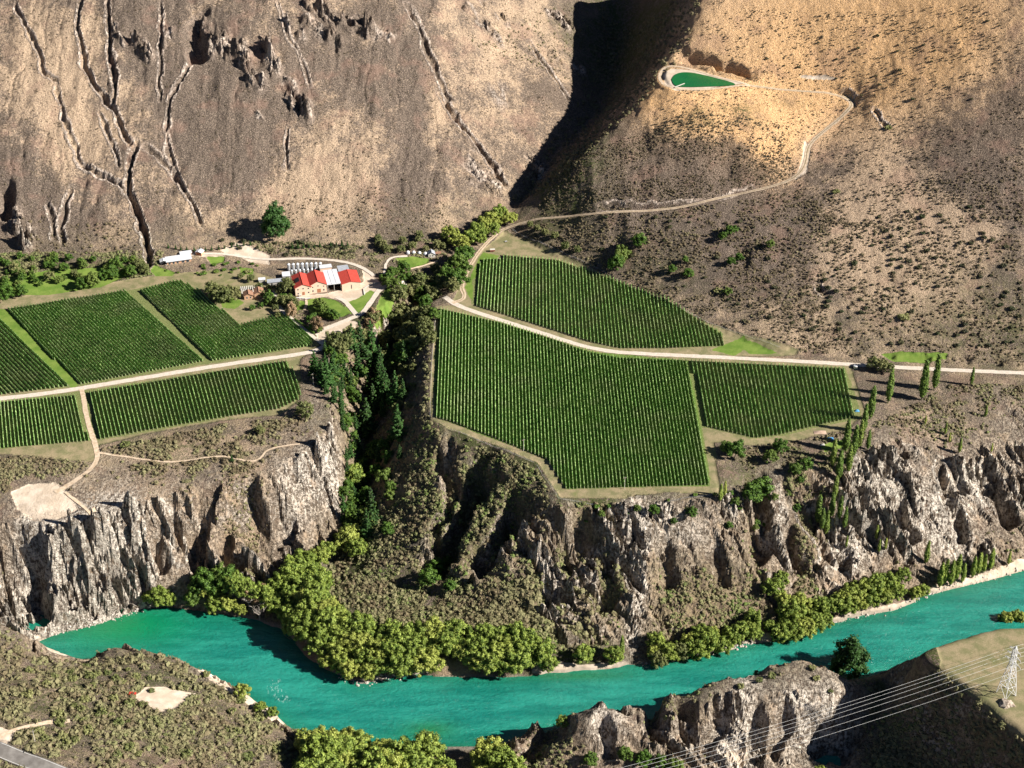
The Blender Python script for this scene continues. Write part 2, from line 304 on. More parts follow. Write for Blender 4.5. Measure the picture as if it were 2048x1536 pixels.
ROADS = [  # name, width, flatten, points
 ('gravel_road', 4.6, 0, [(-60,807),(0,797),(80,789),(160,777),(280,757),(400,737),(500,722),(585,711),(630,703),(652,692)]),
 ('gravel_road', 4.4, 0, [(888,594),(905,606),(940,621),(1000,640),(1080,665),(1150,688),(1200,700),(1250,706),(1400,713),(1550,720),(1700,729),(1850,738),(2060,747),(2200,752),(2600,772)]),
 ('hill_track', 3.2, 1, [(905,606),(925,600),(930,590),(922,575),(935,540),(960,500),(990,470),(1010,456),(1060,440),(1130,434),(1200,430),(1320,422),(1400,408),(1450,392),(1530,378),(1590,358),(1612,330),(1615,290),(1650,260),(1690,228),(1708,206),(1690,190),(1600,181),(1500,172)]),
 ('pond_track', 2.6, 1, [(1500,172),(1440,156),(1390,140),(1345,131),(1322,140),(1318,160),(1335,178),(1400,182),(1500,172)]),
 ('farm_track', 3.2, 1, [(163,778),(168,800),(172,830),(182,865),(192,893),(196,915),(186,935),(160,955),(130,975),(110,985)]),
 ('footpath', 1.5, 1, [(197,906),(240,912),(290,920),(350,926),(410,915),(450,912),(480,920),(508,924),(524,916),(530,902),(560,893),(600,888)]),
 ('winery_drive', 3.0, 0, [(652,692),(640,685),(612,662),(585,640),(562,620),(552,600),(548,575)]),
 ('winery_drive', 4.0, 0, [(636,664),(670,650),(705,636),(725,628),(745,600),(762,575),(800,566),(812,566)]),
 ('winery_drive', 3.6, 0, [(715,632),(700,615),(690,602),(672,595)]),
 ('garden_path', 1.8, 0, [(611,597),(614,608),(609,620)]),
 ('winery_drive', 3.2, 1, [(330,530),(380,510),(400,508),(450,508),(500,516),(540,520),(600,517),(660,520),(700,526),(730,538),(748,552)]),
 ('winery_drive', 2.0, 0, [(765,566),(770,540),(772,525),(785,514),(815,513)]),
 ('garden_path', 1.4, 0, [(815,539),(850,532),(875,522)]),
 ('highway', 9.5, 1, [(-120,1452),(-60,1476),(0,1500),(60,1524),(130,1552),(220,1590)]),
 ('farm_track', 3.0, 1, [(-10,1480),(20,1464),(70,1450),(140,1442)]),
 ('cliff_track', 2.0, 1, [(130,985),(150,1000),(180,1025),(190,1032)]),
]
def smooth_line(p, k=2):
    for _ in range(k):
        o = [p[0]]
        for a, b in zip(p, p[1:]):
            o += [(a[0] * .75 + b[0] * .25, a[1] * .75 + b[1] * .25), (a[0] * .25 + b[0] * .75, a[1] * .25 + b[1] * .75)]
        p = o + [p[-1]]
    return p
Zb = Z.copy(); ROADW = []
for nm, wd, fl, pts in ROADS:
    w = smooth_line(WB(pts)); ROADW.append(w)
    if fl:
        sl, D, T = dist_line(w, 14)
        a = np.array(w); s_ = np.r_[0, np.cumsum(np.hypot(*(a[1:] - a[:-1]).T))]; zc = samp(Zb, a[:, 0], a[:, 1])
        tt = np.linspace(0, 1, 200); zz = np.interp(tt, s_ / s_[-1], zc); zz = np.convolve(np.pad(zz, 4, mode='edge'), np.ones(9) / 9, 'valid')
        k = 1 - sstep(wd * .62, wd * .62 + 3.5, D); Z[sl] = Z[sl] * (1 - k) + np.interp(T, tt, zz) * k
Z = np.where(river_m > .5, np.minimum(Z, WZ - 1.5), Z)
Z += FL * .12 * fbm(X / 12, Y / 12, 41, 2)
def hz(x, y): return samp(Z, x, y)
def WP(u, v):
    x, y = march(Z, u, v); return x, y, float(hz(x, y))
def W2(pts): return [march(Z, u, v) for u, v in pts]
# ------------------------------------------------------------------ what covers the land
def mask(polys, soft=1, jit=True):
    M = np.zeros(X.shape)
    for p in polys:
        w = W2(p); a = np.array(w)
        i0 = max(0, int((a[:, 0].min() - 12 - GX0) / FS)); i1 = min(fnx, int((a[:, 0].max() + 12 - GX0) / FS) + 1)
        j0 = max(0, int((a[:, 1].min() - 12 - GY0) / FS)); j1 = min(fny, int((a[:, 1].max() + 12 - GY0) / FS) + 1)
        sl = (slice(j0, j1), slice(i0, i1))
        k = .22 if jit else 0
        M[sl] = np.maximum(M[sl], inpoly(X[sl] + k * 5 * warp1[sl], Y[sl] + k * 5 * warp2[sl], w))
    for _ in range(soft):
        p = np.pad(M, 1, mode='edge'); M = (p[:-2, 1:-1] + p[2:, 1:-1] + p[1:-1, :-2] + p[1:-1, 2:] + 2 * M) / 6
    return M
def blob(M, u, v, ru, rv, amp):
    x, y = march(Z, u, v); sx = ru / 2.6; sy = rv / 1.3
    i0 = max(0, int((x - 3 * sx - GX0) / FS)); i1 = min(fnx, int((x + 3 * sx - GX0) / FS) + 1)
    j0 = max(0, int((y - 3 * sy - GY0) / FS)); j1 = min(fny, int((y + 3 * sy - GY0) / FS) + 1)
    if i1 <= i0 or j1 <= j0: return
    sl = (slice(j0, j1), slice(i0, i1))
    d = ((X[sl] + 2 * warp1[sl] * 5 - x) / sx) ** 2 + ((Y[sl] + 2 * warp2[sl] * 5 - y) / sy) ** 2
    M[sl] += amp * np.exp(-d)
HEAD = mask([[(-300,600),(0,600),(280,555),(370,545),(430,540),(500,540),(560,560),(580,640),(640,690),(600,720),(600,800),(560,830),(440,842),(290,868),(200,892),(196,925),(0,908),(-300,910)],
  [(905,600),(925,560),(960,505),(1008,460),(1060,480),(1130,512),(1210,550),(1300,595),(1400,640),(1480,665),(1600,700),(1590,712),(1250,712),(1100,690),(930,620)],
  [(872,612),(920,612),(1100,680),(1250,712),(1700,725),(1720,790),(1730,830),(1690,860),(1600,880),(1510,892),(1430,885),(1440,990),(1340,985),(1260,995),(1125,998),(1075,925),(1000,893),(905,862),(858,842),(866,700)],
  [(1825,1305),(1870,1287),(1990,1252),(2048,1250),(2600,1220),(2900,1800),(2300,1700),(2130,1570),(2048,1480),(1960,1405),(1880,1345)]])
LAWN = mask([[(688,620),(700,595),(745,572),(762,570),(752,595),(738,618),(722,628),(700,628)],[(612,600),(640,594),(672,600),(702,625),(690,633),(660,640),(620,628)],[(755,605),(772,575),(790,572),(790,600),(765,640),(745,650)],
  [(600,600),(616,606),(612,620),(585,622)],[(790,516),(830,513),(860,518),(856,528),(830,535),(808,535)],[(300,540),(310,530),(350,545),(345,553),(310,552)],[(412,512),(450,512),(448,524),(425,530)],[(480,535),(508,538),(505,550),(482,548)],
  [(440,600),(470,595),(490,605),(470,618),(445,616)],[(0,618),(20,622),(90,680),(158,768),(148,778),(60,700),(-10,640)],[(1480,690),(1500,680),(1545,700),(1560,706),(1500,708)],[(1420,700),(1490,670),(1500,690),(1470,712)],
  [(1760,708),(1800,704),(1900,706),(1890,718),(1850,726),(1790,724)],[(0,560),(100,540),(200,535),(270,545),(200,575),(100,590),(0,592)],[(1640,890),(1685,880),(1690,895),(1650,905)],[(640,690),(680,680),(690,700),(660,705)],[(935,590),(930,575),(965,505),(1000,512),(945,560),(945,605)]], 1)
SAND = mask([[(22,985),(60,968),(110,965),(128,975),(150,1000),(158,1020),(120,1040),(70,1045),(35,1020)],[(268,1395),(290,1374),(330,1374),(395,1388),(345,1420),(325,1425),(285,1405)],[(1062,1348),(1075,1328),(1100,1318),(1180,1328),(1265,1322),(1268,1334),(1190,1342),(1100,1354)],
  [(395,1325),(440,1343),(490,1380),(560,1432),(578,1446),(560,1452),(500,1412),(450,1378),(400,1345)],[(70,1268),(115,1283),(155,1306),(135,1314),(95,1300)],[(820,1346),(838,1338),(860,1338),(855,1350),(830,1356)],[(1490,1285),(1520,1264),(1560,1268),(1540,1280),(1500,1296)],[(780,1468),(810,1470),(860,1488),(880,1500),(850,1505),(800,1485)],
  [(1640,1250),(1700,1225),(1800,1205),(1880,1165),(1990,1140),(2048,1115),(2100,1110),(2100,1135),(1990,1160),(1880,1188),(1790,1225),(1700,1242),(1640,1262)],
  [(440,500),(470,484),(500,490),(540,512),(540,530),(500,525),(470,508),(450,505)],[(590,598),(600,590),(648,588),(700,575),(740,560),(742,580),(715,598),(690,605),(676,600),(655,594),(600,600)],[(630,660),(690,640),(720,645),(700,668),(640,690)],
  [(380,505),(440,505),(455,512),(400,514)],[(0,1455),(30,1462),(20,1490),(-20,1500),(-40,1460)],[(725,540),(745,548),(770,580),(750,585),(728,575)],[(1330,172),(1326,150),(1345,137),(1400,142),(1490,168),(1400,180),(1350,182)],
  [(1440,1510),(1470,1500),(1500,1520),(1480,1536)],[(1610,280),(1620,290),(1615,345),(1590,360),(1600,330)],[(1600,150),(1650,150),(1685,158),(1600,156)]], 1)
VINE = mask([[(-300,640),(5,620),(250,582),(360,560),(400,583),(480,650),(575,632),(628,680),(620,692),(160,772),(-300,815)],[(-300,815),(0,805),(575,722),(600,795),(440,838),(200,880),(0,898),(-300,900)],
   [(880,617),(1000,645),(1180,702),(1375,722),(1690,735),(1725,835),(1560,872),(1510,878),(1405,855),(1422,972),(1130,978),(1095,920),(1060,905),(868,834),(870,720)],
   [(965,518),(1115,520),(1200,548),(1330,600),(1445,665),(1447,692),(1240,695),(1180,682),(942,608),(942,560)]], 1)
GREENV = mask([[(880,617),(1000,645),(1180,702),(1375,722),(1400,850),(1422,972),(1130,978),(1095,920),(1060,905),(868,834),(870,720)]], 1)
DRY_SHADE = np.zeros(X.shape); GOLD = np.zeros(X.shape); WEED_SHADE = np.zeros(X.shape)
for a in [(1230,100,60,140,-2),(1150,330,60,60,-2),(1290,60,40,80,-1.5),(1900,1460,120,70,-2),(740,900,60,160,-1.6),(930,1060,60,80,-1.6),(60,1140,40,60,-.5),(110,170,90,90,1),(260,200,50,30,.8),(400,440,110,50,.9),(600,330,60,60,.7),(560,420,120,50,.8),(200,340,60,60,.6),(750,330,60,80,.6),(940,120,90,90,.6),(1000,0,120,60,.8),(120,240,60,60,.7),(650,250,30,40,.8),  # strongest negatives paint deeper shade into valley, gorge and paddock cliff
  (960,250,90,90,.3),(1440,210,150,40,1.1),(1500,160,200,60,1.3),(1700,80,280,100,1.3),(1560,280,60,60,1),(1820,130,120,60,.7),(1750,420,90,90,.9),(1700,520,80,90,.7),(1900,470,90,60,.4),(1250,195,20,20,.6),(1360,230,60,20,1),(1780,380,60,60,.6),
  (230,460,50,40,.5),(700,400,70,40,.5),(900,460,60,30,.5),(1290,170,20,40,.7),(1100,600,200,30,.4),(1500,640,120,40,.6),(1600,690,90,25,.6),(300,900,200,40,.4),(200,990,90,40,.7),(340,1040,60,30,.6),
  (460,310,110,80,-1),(60,330,70,60,-.8),(300,130,90,60,-.8),(660,180,80,60,-.4),(820,260,30,100,-1),(790,420,30,50,-1),(860,380,40,60,-.7),(180,420,50,50,-.9),(310,400,50,40,-.9),(60,430,70,50,-.9),(440,230,60,60,-.7),
  (1480,290,50,60,-1.3),(1300,320,80,60,-1),(1120,380,60,30,-.8),(1230,380,90,50,-1.2),(1400,350,60,40,-.9),(1650,320,110,80,-1),(1550,440,110,50,-1),(1900,290,120,60,-.8),(2000,250,90,60,-.9),(1870,350,120,70,-1),(1300,480,130,60,-.9),(1480,560,110,50,-.8),
  (1500,480,50,60,-.7),(1650,560,80,50,-.5),(1900,600,150,60,-.4),(1990,520,100,90,-.7),(1880,30,60,40,-.3),(2000,90,80,60,-.6),(2000,400,80,40,-.5),(720,100,80,60,-.3),(950,150,60,50,-.3),(1050,200,60,60,-.2),(1350,300,40,50,.3),(1420,50,60,60,.3)]:
    blob(DRY_SHADE, *a)
for a in [(1440,215,160,45,1),(1600,60,320,110,.9),(1540,280,60,60,.8),(1800,120,180,80,.6),(1300,180,30,40,.6),(1480,190,170,30,.5),(1950,60,160,100,.4)]: blob(GOLD, *a)
for a in [(1230,100,60,140,2.),(1150,330,60,60,2.),(1300,60,50,90,1.6),(1100,400,30,30,2.),(1900,1460,120,70,2.2),(1780,1440,60,60,1.6),(2000,1530,120,60,2.),(740,900,60,160,1.5),(900,950,60,60,1.6),(1000,1000,60,50,1.2),(880,1040,50,60,1.4),(1320,1200,90,50,.8),(1480,1180,80,50,.8),(780,760,50,80,1.5),(930,1080,60,80,1.6),(1180,1130,60,60,1.5),(90,560,160,30,1),(250,545,60,20,.8),(960,620,90,12,.4),(1490,225,30,12,1.4),(1400,228,30,10,.8),(1580,205,60,14,.5),(700,1060,60,120,.5),(860,1230,200,60,.5),(1200,1050,120,120,.8),(1100,1180,120,80,.7),(1300,1180,120,80,.4),(760,980,60,100,.5),  # dark scrub tone; strongest blobs also paint shade into valley, gorge, paddock cliff
  (350,1390,200,80,.6),(100,1400,150,80,.5),(1900,600,200,50,.4),(2000,660,100,50,.6),(1550,960,120,40,.6),(1340,520,60,40,.5),(1180,100,30,60,.4),(1140,60,50,50,.5),(280,890,80,20,.5),(90,920,90,20,.6),(380,900,90,30,.4),(1500,1360,90,30,.8),(1130,1180,80,40,.6)]: blob(WEED_SHADE, *a)
WEED_SHADE += (1 - mount) * .3
for s_ in ((-4, 3, 1.0), (0, 5, .5)): pass
for a in [(80,1140,50,60,1.3),(170,1150,50,70,1.3),(110,1220,60,40,1.4),(230,1130,50,60,1.3),(260,1190,60,30,1.4),(350,1060,30,30,1.2),(430,1060,20,50,.8),(560,950,40,40,.8),(640,930,40,40,1.),(600,1080,40,50,.9),
  (1290,1080,22,50,1.2),(1340,1060,40,20,1.2),(1400,1050,40,20,1.),(1270,1150,14,60,1.2),(1470,1060,30,30,.8),(1560,1000,20,30,1.2),(1530,1080,14,40,1.1),(1570,1120,14,40,.9),(1680,1130,30,40,1.),(1730,1080,40,40,1.1),(1800,1000,60,40,1.2),(1860,1050,60,50,1.2),(1760,980,40,30,1.1),(1920,1080,50,50,1.1),(1990,1000,40,50,.8),(2030,900,30,60,.6),
  (1590,1440,60,40,1.2),(1680,1440,50,50,1.2),(1480,1430,30,40,1.2),(1450,1500,50,40,1.1),(1220,1430,40,30,1.1),(1190,1440,30,30,1.1),(1250,1290,40,25,.9),(1150,1060,10,20,.9),(1110,1050,10,30,.9),(900,930,10,50,.8),(440,1310,60,12,1.),(470,1370,60,14,1.1),(540,1410,40,14,1.1),(200,1300,50,10,.7),(660,930,16,30,1.),(730,1300,30,10,.8),(640,790,20,40,.8),(1950,960,40,20,.9),(840,700,20,60,.6)]:
    a = list(a); a[4] *= .55; blob(ROCK, *a)
for a in [(1880,320,200,120,.7),(1700,430,200,90,.6),(1950,150,140,110,.6),(1300,600,200,60,.3),(1900,480,120,60,.8),(1850,600,120,60,.8),(1980,640,80,40,.6),(150,200,60,40,.8),(60,90,40,60,.6),(120,300,60,40,.5),(330,350,60,30,.7),(700,250,40,30,.6),(640,400,60,30,.6),(880,430,40,30,.6),(540,330,30,60,.4),(1000,120,50,40,.5),(870,300,40,50,.5),(500,470,60,16,.6),(420,270,70,50,-.5),(560,200,60,60,-.5),(250,60,40,60,-.5),(780,180,60,60,-.4)]: blob(DRY_SHADE, *a)
shore = np.clip(1 - np.abs(Z - WZ - .2) / 1.6, 0, 1) * (1 - river_m)

def grid_mesh(name, xs, ys, ZZ, sm=True):
    n, mth = len(xs), len(ys)
    XX, YY = np.meshgrid(xs, ys)
    co = np.stack([XX, YY, ZZ], -1).reshape(-1, 3).astype(np.float32)
    idx = np.arange(n * mth).reshape(mth, n)
    f = np.stack([idx[:-1, :-1], idx[:-1, 1:], idx[1:, 1:], idx[1:, :-1]], -1).reshape(-1, 4)
    return np_mesh(name, co, f, sm)
def np_mesh(name, co, f, smooth=False):
    me = bpy.data.meshes.new(name); k = f.shape[1]
    me.vertices.add(len(co)); me.vertices.foreach_set('co', np.ascontiguousarray(co, np.float32).ravel())
    me.loops.add(f.size); me.loops.foreach_set('vertex_index', np.ascontiguousarray(f, np.int32).ravel())
    me.polygons.add(len(f)); me.polygons.foreach_set('loop_start', np.arange(0, f.size, k, dtype=np.int32))
    me.polygons.foreach_set('loop_total', np.full(len(f), k, np.int32))
    me.update(calc_edges=True)
    me.polygons.foreach_set('use_smooth', smooth if isinstance(smooth, np.ndarray) else np.full(len(f), smooth, bool))
    return me
st = np.cumsum(np.array([10, 20, 40, 60, 100, 150, 200, 300, 400, 500, 600]))
xs = np.concatenate([GX0 - st[::-1], fxs, GX1 + st]); ys = np.concatenate([GY0 - st[::-1], fys, GY1 + st])
k = len(st); ZZ = np.pad(Z, k, mode='edge')
XX, YY = np.meshgrid(xs, ys)
out = np.maximum(0, np.maximum(np.abs(XX) - GX1, np.maximum(YY - GY1, GY0 - YY)))
ZZ = ZZ + np.where(YY > 1000, 1, .15) * (out * .16 + sstep(0, 300, out) * 60 * fbm(XX / 400, YY / 400, 13, 3))
_sm = np.pad(np.maximum(am, ROCK * 1.2) < .35, k, mode='edge')[:-1, :-1].ravel()
ground_me = grid_mesh('ground', xs, ys, ZZ, _sm)
def attr(name, arrs):
    a = ground_me.color_attributes.new(name, 'FLOAT_COLOR', 'POINT')
    d = np.stack([np.pad(q, k, mode='edge') for q in arrs], -1).astype(np.float32); a.data.foreach_set('color', d.ravel())
attr('cover_a', [ROCK, LAWN, SAND, VINE]); attr('cover_b', [HEAD, DRY_SHADE * .5 + .5, GOLD, WEED_SHADE]); attr('cover_c', [shore, GREENV, mount, steep])

# ------------------------------------------------------------------ node helper
class N:
    def __init__(s, name, rough=.9, spec=.2):
        s.m = bpy.data.materials.new(name); s.m.use_nodes = True; s.t = s.m.node_tree; s.b = s.t.nodes['Principled BSDF']
        s.b.inputs['Roughness'].default_value = rough; s.b.inputs['Specular IOR Level'].default_value = spec
    def n(s, ty, **kw):
        q = s.t.nodes.new(ty)
        for a, v in kw.items(): setattr(q, a, v)
        return q
    def put(s, sock, v):
        if isinstance(v, bpy.types.NodeSocket): s.t.links.new(v, sock)
        else: sock.default_value = v
    def mix(s, f, a, b):
        q = s.n('ShaderNodeMix', data_type='RGBA'); s.put(q.inputs[0], f)
        for i, v in ((6, a), (7, b)): s.put(q.inputs[i], v if isinstance(v, bpy.types.NodeSocket) else (*v, 1))
        return q.outputs[2]
    def math(s, op, a, b=0.0, c=None, clamp=False):
        q = s.n('ShaderNodeMath', operation=op, use_clamp=clamp); s.put(q.inputs[0], a); s.put(q.inputs[1], b)
        if c is not None: s.put(q.inputs[2], c)
        return q.outputs[0]
    def ramp(s, f, lo, hi, to0=0., to1=1.):
        q = s.n('ShaderNodeMapRange', interpolation_type='SMOOTHSTEP'); s.put(q.inputs[0], f)
        for i, v in enumerate((lo, hi, to0, to1)): s.put(q.inputs[i + 1], v)
        return q.outputs[0]
    def pos(s, sc=(1, 1, 1), rot=(0, 0, 0), obj=False):
        g = s.n('ShaderNodeTexCoord').outputs['Object'] if obj else s.n('ShaderNodeNewGeometry').outputs['Position']
        q = s.n('ShaderNodeMapping'); s.t.links.new(g, q.inputs[0]); q.inputs['Scale'].default_value = sc; q.inputs['Rotation'].default_value = rot
        return q.outputs[0]
    def noise(s, sc, vec=None, det=4, rough=.55):
        q = s.n('ShaderNodeTexNoise'); q.inputs['Scale'].default_value = sc; q.inputs['Detail'].default_value = det; q.inputs['Roughness'].default_value = rough
        s.t.links.new(vec if vec is not None else s.pos(), q.inputs['Vector']); return q.outputs[0]
    def voro(s, sc, vec=None, feat='F1'):
        q = s.n('ShaderNodeTexVoronoi', feature=feat); q.inputs['Scale'].default_value = sc
        s.t.links.new(vec if vec is not None else s.pos(), q.inputs['Vector']); return q.outputs[0]
    def col_attr(s, name):
        a = s.n('ShaderNodeAttribute', attribute_name=name); q = s.n('ShaderNodeSeparateColor'); s.t.links.new(a.outputs[0], q.inputs[0])
        return q.outputs[0], q.outputs[1], q.outputs[2], a.outputs['Alpha']
    def color(s, c): s.put(s.b.inputs['Base Color'], c if isinstance(c, bpy.types.NodeSocket) else (*c, 1))
    def bump(s, h, dist, st=1.0, prev=None):
        q = s.n('ShaderNodeBump'); q.inputs['Distance'].default_value = dist; q.inputs['Strength'].default_value = st; s.put(q.inputs['Height'], h)
        if prev is not None: s.put(q.inputs['Normal'], prev)
        s.t.links.new(q.outputs[0], s.b.inputs['Normal']); return q.outputs[0]

g = N('ground', .95, .1)
rk, lawn, sand, vine = g.col_attr('cover_a'); head, dry, gold, weed_shade = g.col_attr('cover_b'); shr, grv, mnt, stp = g.col_attr('cover_c')
big = g.noise(.022, det=5); mid = g.noise(.11, det=5, rough=.65); fine = g.noise(.55, det=4, rough=.7); tiny = g.noise(1.6, det=3, rough=.7)
streak = g.noise(.5, g.pos((1, .42, .4), (0, 0, R(40))), 5, .7)
tuft = g.voro(.42)
pt = g.noise(.06, det=6, rough=.7)
v = g.math('ADD', g.math('MULTIPLY', big, .4), g.math('MULTIPLY', pt, .8)); v = g.math('ADD', v, g.math('MULTIPLY', g.math('SUBTRACT', dry, .5), .42))  # dryness mask, which also holds the painted shade
v = g.math('ADD', v, g.math('MULTIPLY', g.math('SUBTRACT', fine, .5), .65))
straw = g.mix(gold, (.52, .38, .26), (.82, .50, .24)); brown = g.mix(gold, (.145, .112, .09), (.24, .15, .085))
cgr = g.mix(g.ramp(g.math('ADD', v, g.math('MULTIPLY', gold, .16)), .55, .82), brown, straw)
cgr = g.mix(g.math('MULTIPLY', g.ramp(tiny, .55, .64), .6), cgr, (.66, .52, .39))       # pale tussock tips
cgr = g.mix(g.math('MULTIPLY', g.ramp(tiny, .49, .40), .9), cgr, (.065, .05, .04))     # dark stems between
cgr = g.mix(g.math('MULTIPLY', g.ramp(g.noise(.045, det=3), .52, .68), .35), cgr, (.33, .2, .15))
w = g.math('MULTIPLY', weed_shade, g.ramp(g.math('ADD', fine, g.math('MULTIPLY', mid, .6)), .66, .95));  # scrub tone plus the shade painted into the dark hollows
cgr = g.mix(g.math('MULTIPLY', w, .9, clamp=True), cgr, g.mix(tiny, (.035, .045, .018), (.12, .13, .05)))
cgr = g.mix(g.math('MULTIPLY', stp, .55), cgr, g.mix(g.ramp(g.math('ADD', fine, g.math('MULTIPLY', pt, .6)), .62, .95), (.13, .095, .065), (.44, .32, .21)))
# rock
nrm = g.n('ShaderNodeNewGeometry').outputs['True Normal']; sx = g.n('ShaderNodeSeparateXYZ'); g.t.links.new(nrm, sx.inputs[0])
sl = g.math('MULTIPLY', g.ramp(sx.outputs[2], .55, .3), g.ramp(g.noise(.03, det=3), .42, .6))
crk = g.mix(g.ramp(streak, .36, .6), (.19, .15, .12), (.6, .51, .41)); crk = g.mix(g.ramp(mid, .5, .7), crk, (.46, .34, .24)); crk = g.mix(g.math('MULTIPLY', g.ramp(rk, .5, 1.1), g.ramp(streak, .38, .52)), crk, (.80, .71, .60)); crk = g.mix(g.math('MULTIPLY', g.ramp(tiny, .44, .36), .6), crk, (.1, .085, .07))
rm = g.math('MAXIMUM', rk, g.math('MULTIPLY', sl, g.math('SUBTRACT', 1, g.math('MULTIPLY', mnt, .75))))
rm = g.math('MULTIPLY', rm, g.ramp(g.math('ADD', fine, g.math('MULTIPLY', mid, .5)), .60, .80))
crk = g.mix(g.math('MULTIPLY', mnt, .5), crk, (.62, .48, .40))
c = g.mix(g.math('MULTIPLY', rm, 1.15, clamp=True), cgr, crk)
# managed ground
hd = g.mix(g.ramp(mid, .38, .62), (.20, .19, .095), (.34, .27, .165)); hd = g.mix(g.math('MULTIPLY', g.ramp(tiny, .4, .65), .4), hd, (.12, .12, .05)); hd = g.mix(g.math('MULTIPLY', g.ramp(fine, .58, .7), .5), hd, (.42, .36, .22)); hd = g.mix(g.math('MULTIPLY', g.ramp(pt, .56, .7), .5), hd, (.17, .2, .06))
c = g.mix(g.ramp(g.math('ADD', head, g.math('MULTIPLY', g.math('SUBTRACT', fine, .5), .6)), .35, .6), c, hd)
vn = g.mix(g.ramp(tiny, .42, .62), (.08, .11, .03), (.27, .28, .12)); vn = g.mix(g.math('MULTIPLY', g.ramp(mid, .4, .7), .4), vn, (.26, .24, .11)); vn = g.mix(g.math('MULTIPLY', grv, .75), vn, g.mix(g.ramp(tiny, .42, .62), (.05, .11, .016), (.17, .29, .05)))
c = g.mix(g.ramp(vine, .4, .6), c, vn)
lw = g.mix(g.ramp(mid, .35, .65), (.10, .19, .022), (.19, .27, .05)); lw = g.mix(g.math('MULTIPLY', fine, .4), lw, (.17, .2, .07))
c = g.mix(g.ramp(g.math('ADD', lawn, g.math('MULTIPLY', g.math('SUBTRACT', fine, .5), .5)), .4, .62), c, lw)
sn = g.mix(g.ramp(mid, .4, .65), (.52, .42, .32), (.66, .55, .44)); sn = g.mix(g.ramp(tiny, .62, .75), sn, (.33, .27, .2))
c = g.mix(g.ramp(g.math('ADD', sand, g.math('MULTIPLY', g.math('SUBTRACT', fine, .5), .5)), .4, .6), c, sn)
c = g.mix(g.math('MULTIPLY', g.ramp(shr, .3, .8), .8), c, g.mix(fine, (.16, .14, .11), (.42, .37, .3)))
g.color(c)
soft = g.math('SUBTRACT', 1, g.math('MAXIMUM', g.math('MAXIMUM', head, lawn), sand), clamp=True)
hgt = g.math('ADD', g.math('MULTIPLY', fine, 1.3), g.math('MULTIPLY', tiny, .55)); hgt = g.math('ADD', hgt, g.math('MULTIPLY', g.math('MULTIPLY', streak, rm), 2.5)); hgt = g.math('MULTIPLY', hgt, g.math('ADD', .12, soft))
g.bump(hgt, 1.0, 1.0)
ground_me.materials.append(g.m)
ground = bpy.data.objects.new('ground', ground_me); col.objects.link(ground); ground['kind'] = 'structure'

# ------------------------------------------------------------------ river
wsx = np.arange(-640, 641, 4.0); wsy = np.arange(600, 1000, 2.0)
wx = np.concatenate([[-3000, -1500], wsx, [1500, 3000]])
WXX, WYY = np.meshgrid(wx, wsy)
wme = grid_mesh('river', wx, wsy, np.full(WXX.shape, WZ) + .05 * fbm(WXX / 9, WYY / 5, 3, 3))
foam = .22 * np.exp(-(samp(Z, WXX, WYY) - WZ + 2.2) ** 2 / .6) * 0
for u, v, r, a in [(545,1375,12,1.3),(565,1392,11,1.2),(535,1350,7,.6),(485,1335,6,.7),(500,1350,6,.5),(575,1405,6,.6),(710,1380,6,1),(700,1388,4,.7),(600,1430,4,.5),(555,1360,4,.8)]:
    x, y = wp(u, v, WZ); foam += a * np.exp(-((WXX - x) ** 2 + ((WYY - y) / 1.2) ** 2) / (r * .55) ** 2)
depth = samp(Z, WXX, WYY); D = np.zeros(WXX.shape); rv = samp(river_m, WXX, WYY)
shal = 1 - rv
far_w = np.array([wp(u, v, WZ) for u, v in FAR]); dsh = np.full(WXX.shape, 1e9)
for lnp in (far_w, np.array([wp(u, v, WZ) for u, v in NEAR])):
    for p, q in zip(lnp[:-1], lnp[1:]):
        t = np.clip(((WXX - p[0]) * (q[0] - p[0]) + (WYY - p[1]) * (q[1] - p[1])) / ((q - p) ** 2).sum(), 0, 1)
        dsh = np.minimum(dsh, np.hypot(WXX - p[0] - t * (q[0] - p[0]), WYY - p[1] - t * (q[1] - p[1])))
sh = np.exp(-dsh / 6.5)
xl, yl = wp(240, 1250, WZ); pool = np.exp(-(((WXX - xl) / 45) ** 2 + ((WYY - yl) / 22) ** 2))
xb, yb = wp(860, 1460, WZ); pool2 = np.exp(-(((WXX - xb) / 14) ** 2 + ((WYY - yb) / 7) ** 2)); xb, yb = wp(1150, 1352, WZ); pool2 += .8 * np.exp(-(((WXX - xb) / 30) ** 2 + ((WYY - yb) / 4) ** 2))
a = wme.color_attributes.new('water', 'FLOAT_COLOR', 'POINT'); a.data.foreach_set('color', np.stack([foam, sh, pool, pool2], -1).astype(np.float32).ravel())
r = N('river_water', .22, .5); fo, shw, pl, pl2 = r.col_attr('water')
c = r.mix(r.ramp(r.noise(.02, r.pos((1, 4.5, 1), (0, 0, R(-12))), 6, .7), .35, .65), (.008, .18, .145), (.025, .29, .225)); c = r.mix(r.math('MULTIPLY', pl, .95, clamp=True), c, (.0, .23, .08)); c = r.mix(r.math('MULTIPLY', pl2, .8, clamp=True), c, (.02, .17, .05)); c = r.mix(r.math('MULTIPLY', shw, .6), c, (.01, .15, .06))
fn = r.ramp(r.math('MULTIPLY', r.math('MINIMUM', fo, 1.0), r.noise(.5, r.pos((2.2, .7, 1), (0, 0, R(-35))), 6, .8)), .54, .66)
c = r.mix(fn, c, (.6, .72, .7)); r.color(c); r.put(r.b.inputs['Roughness'], r.math('ADD', .2, r.math('MULTIPLY', fn, .5)))
c_w = r.noise(.35, r.pos((1, 1.8, 1)), 6, .7); r.bump(r.math('ADD', c_w, r.math('MULTIPLY', r.noise(.05, r.pos((1, 3, 1)), 4), 1.5)), .9, 1.)
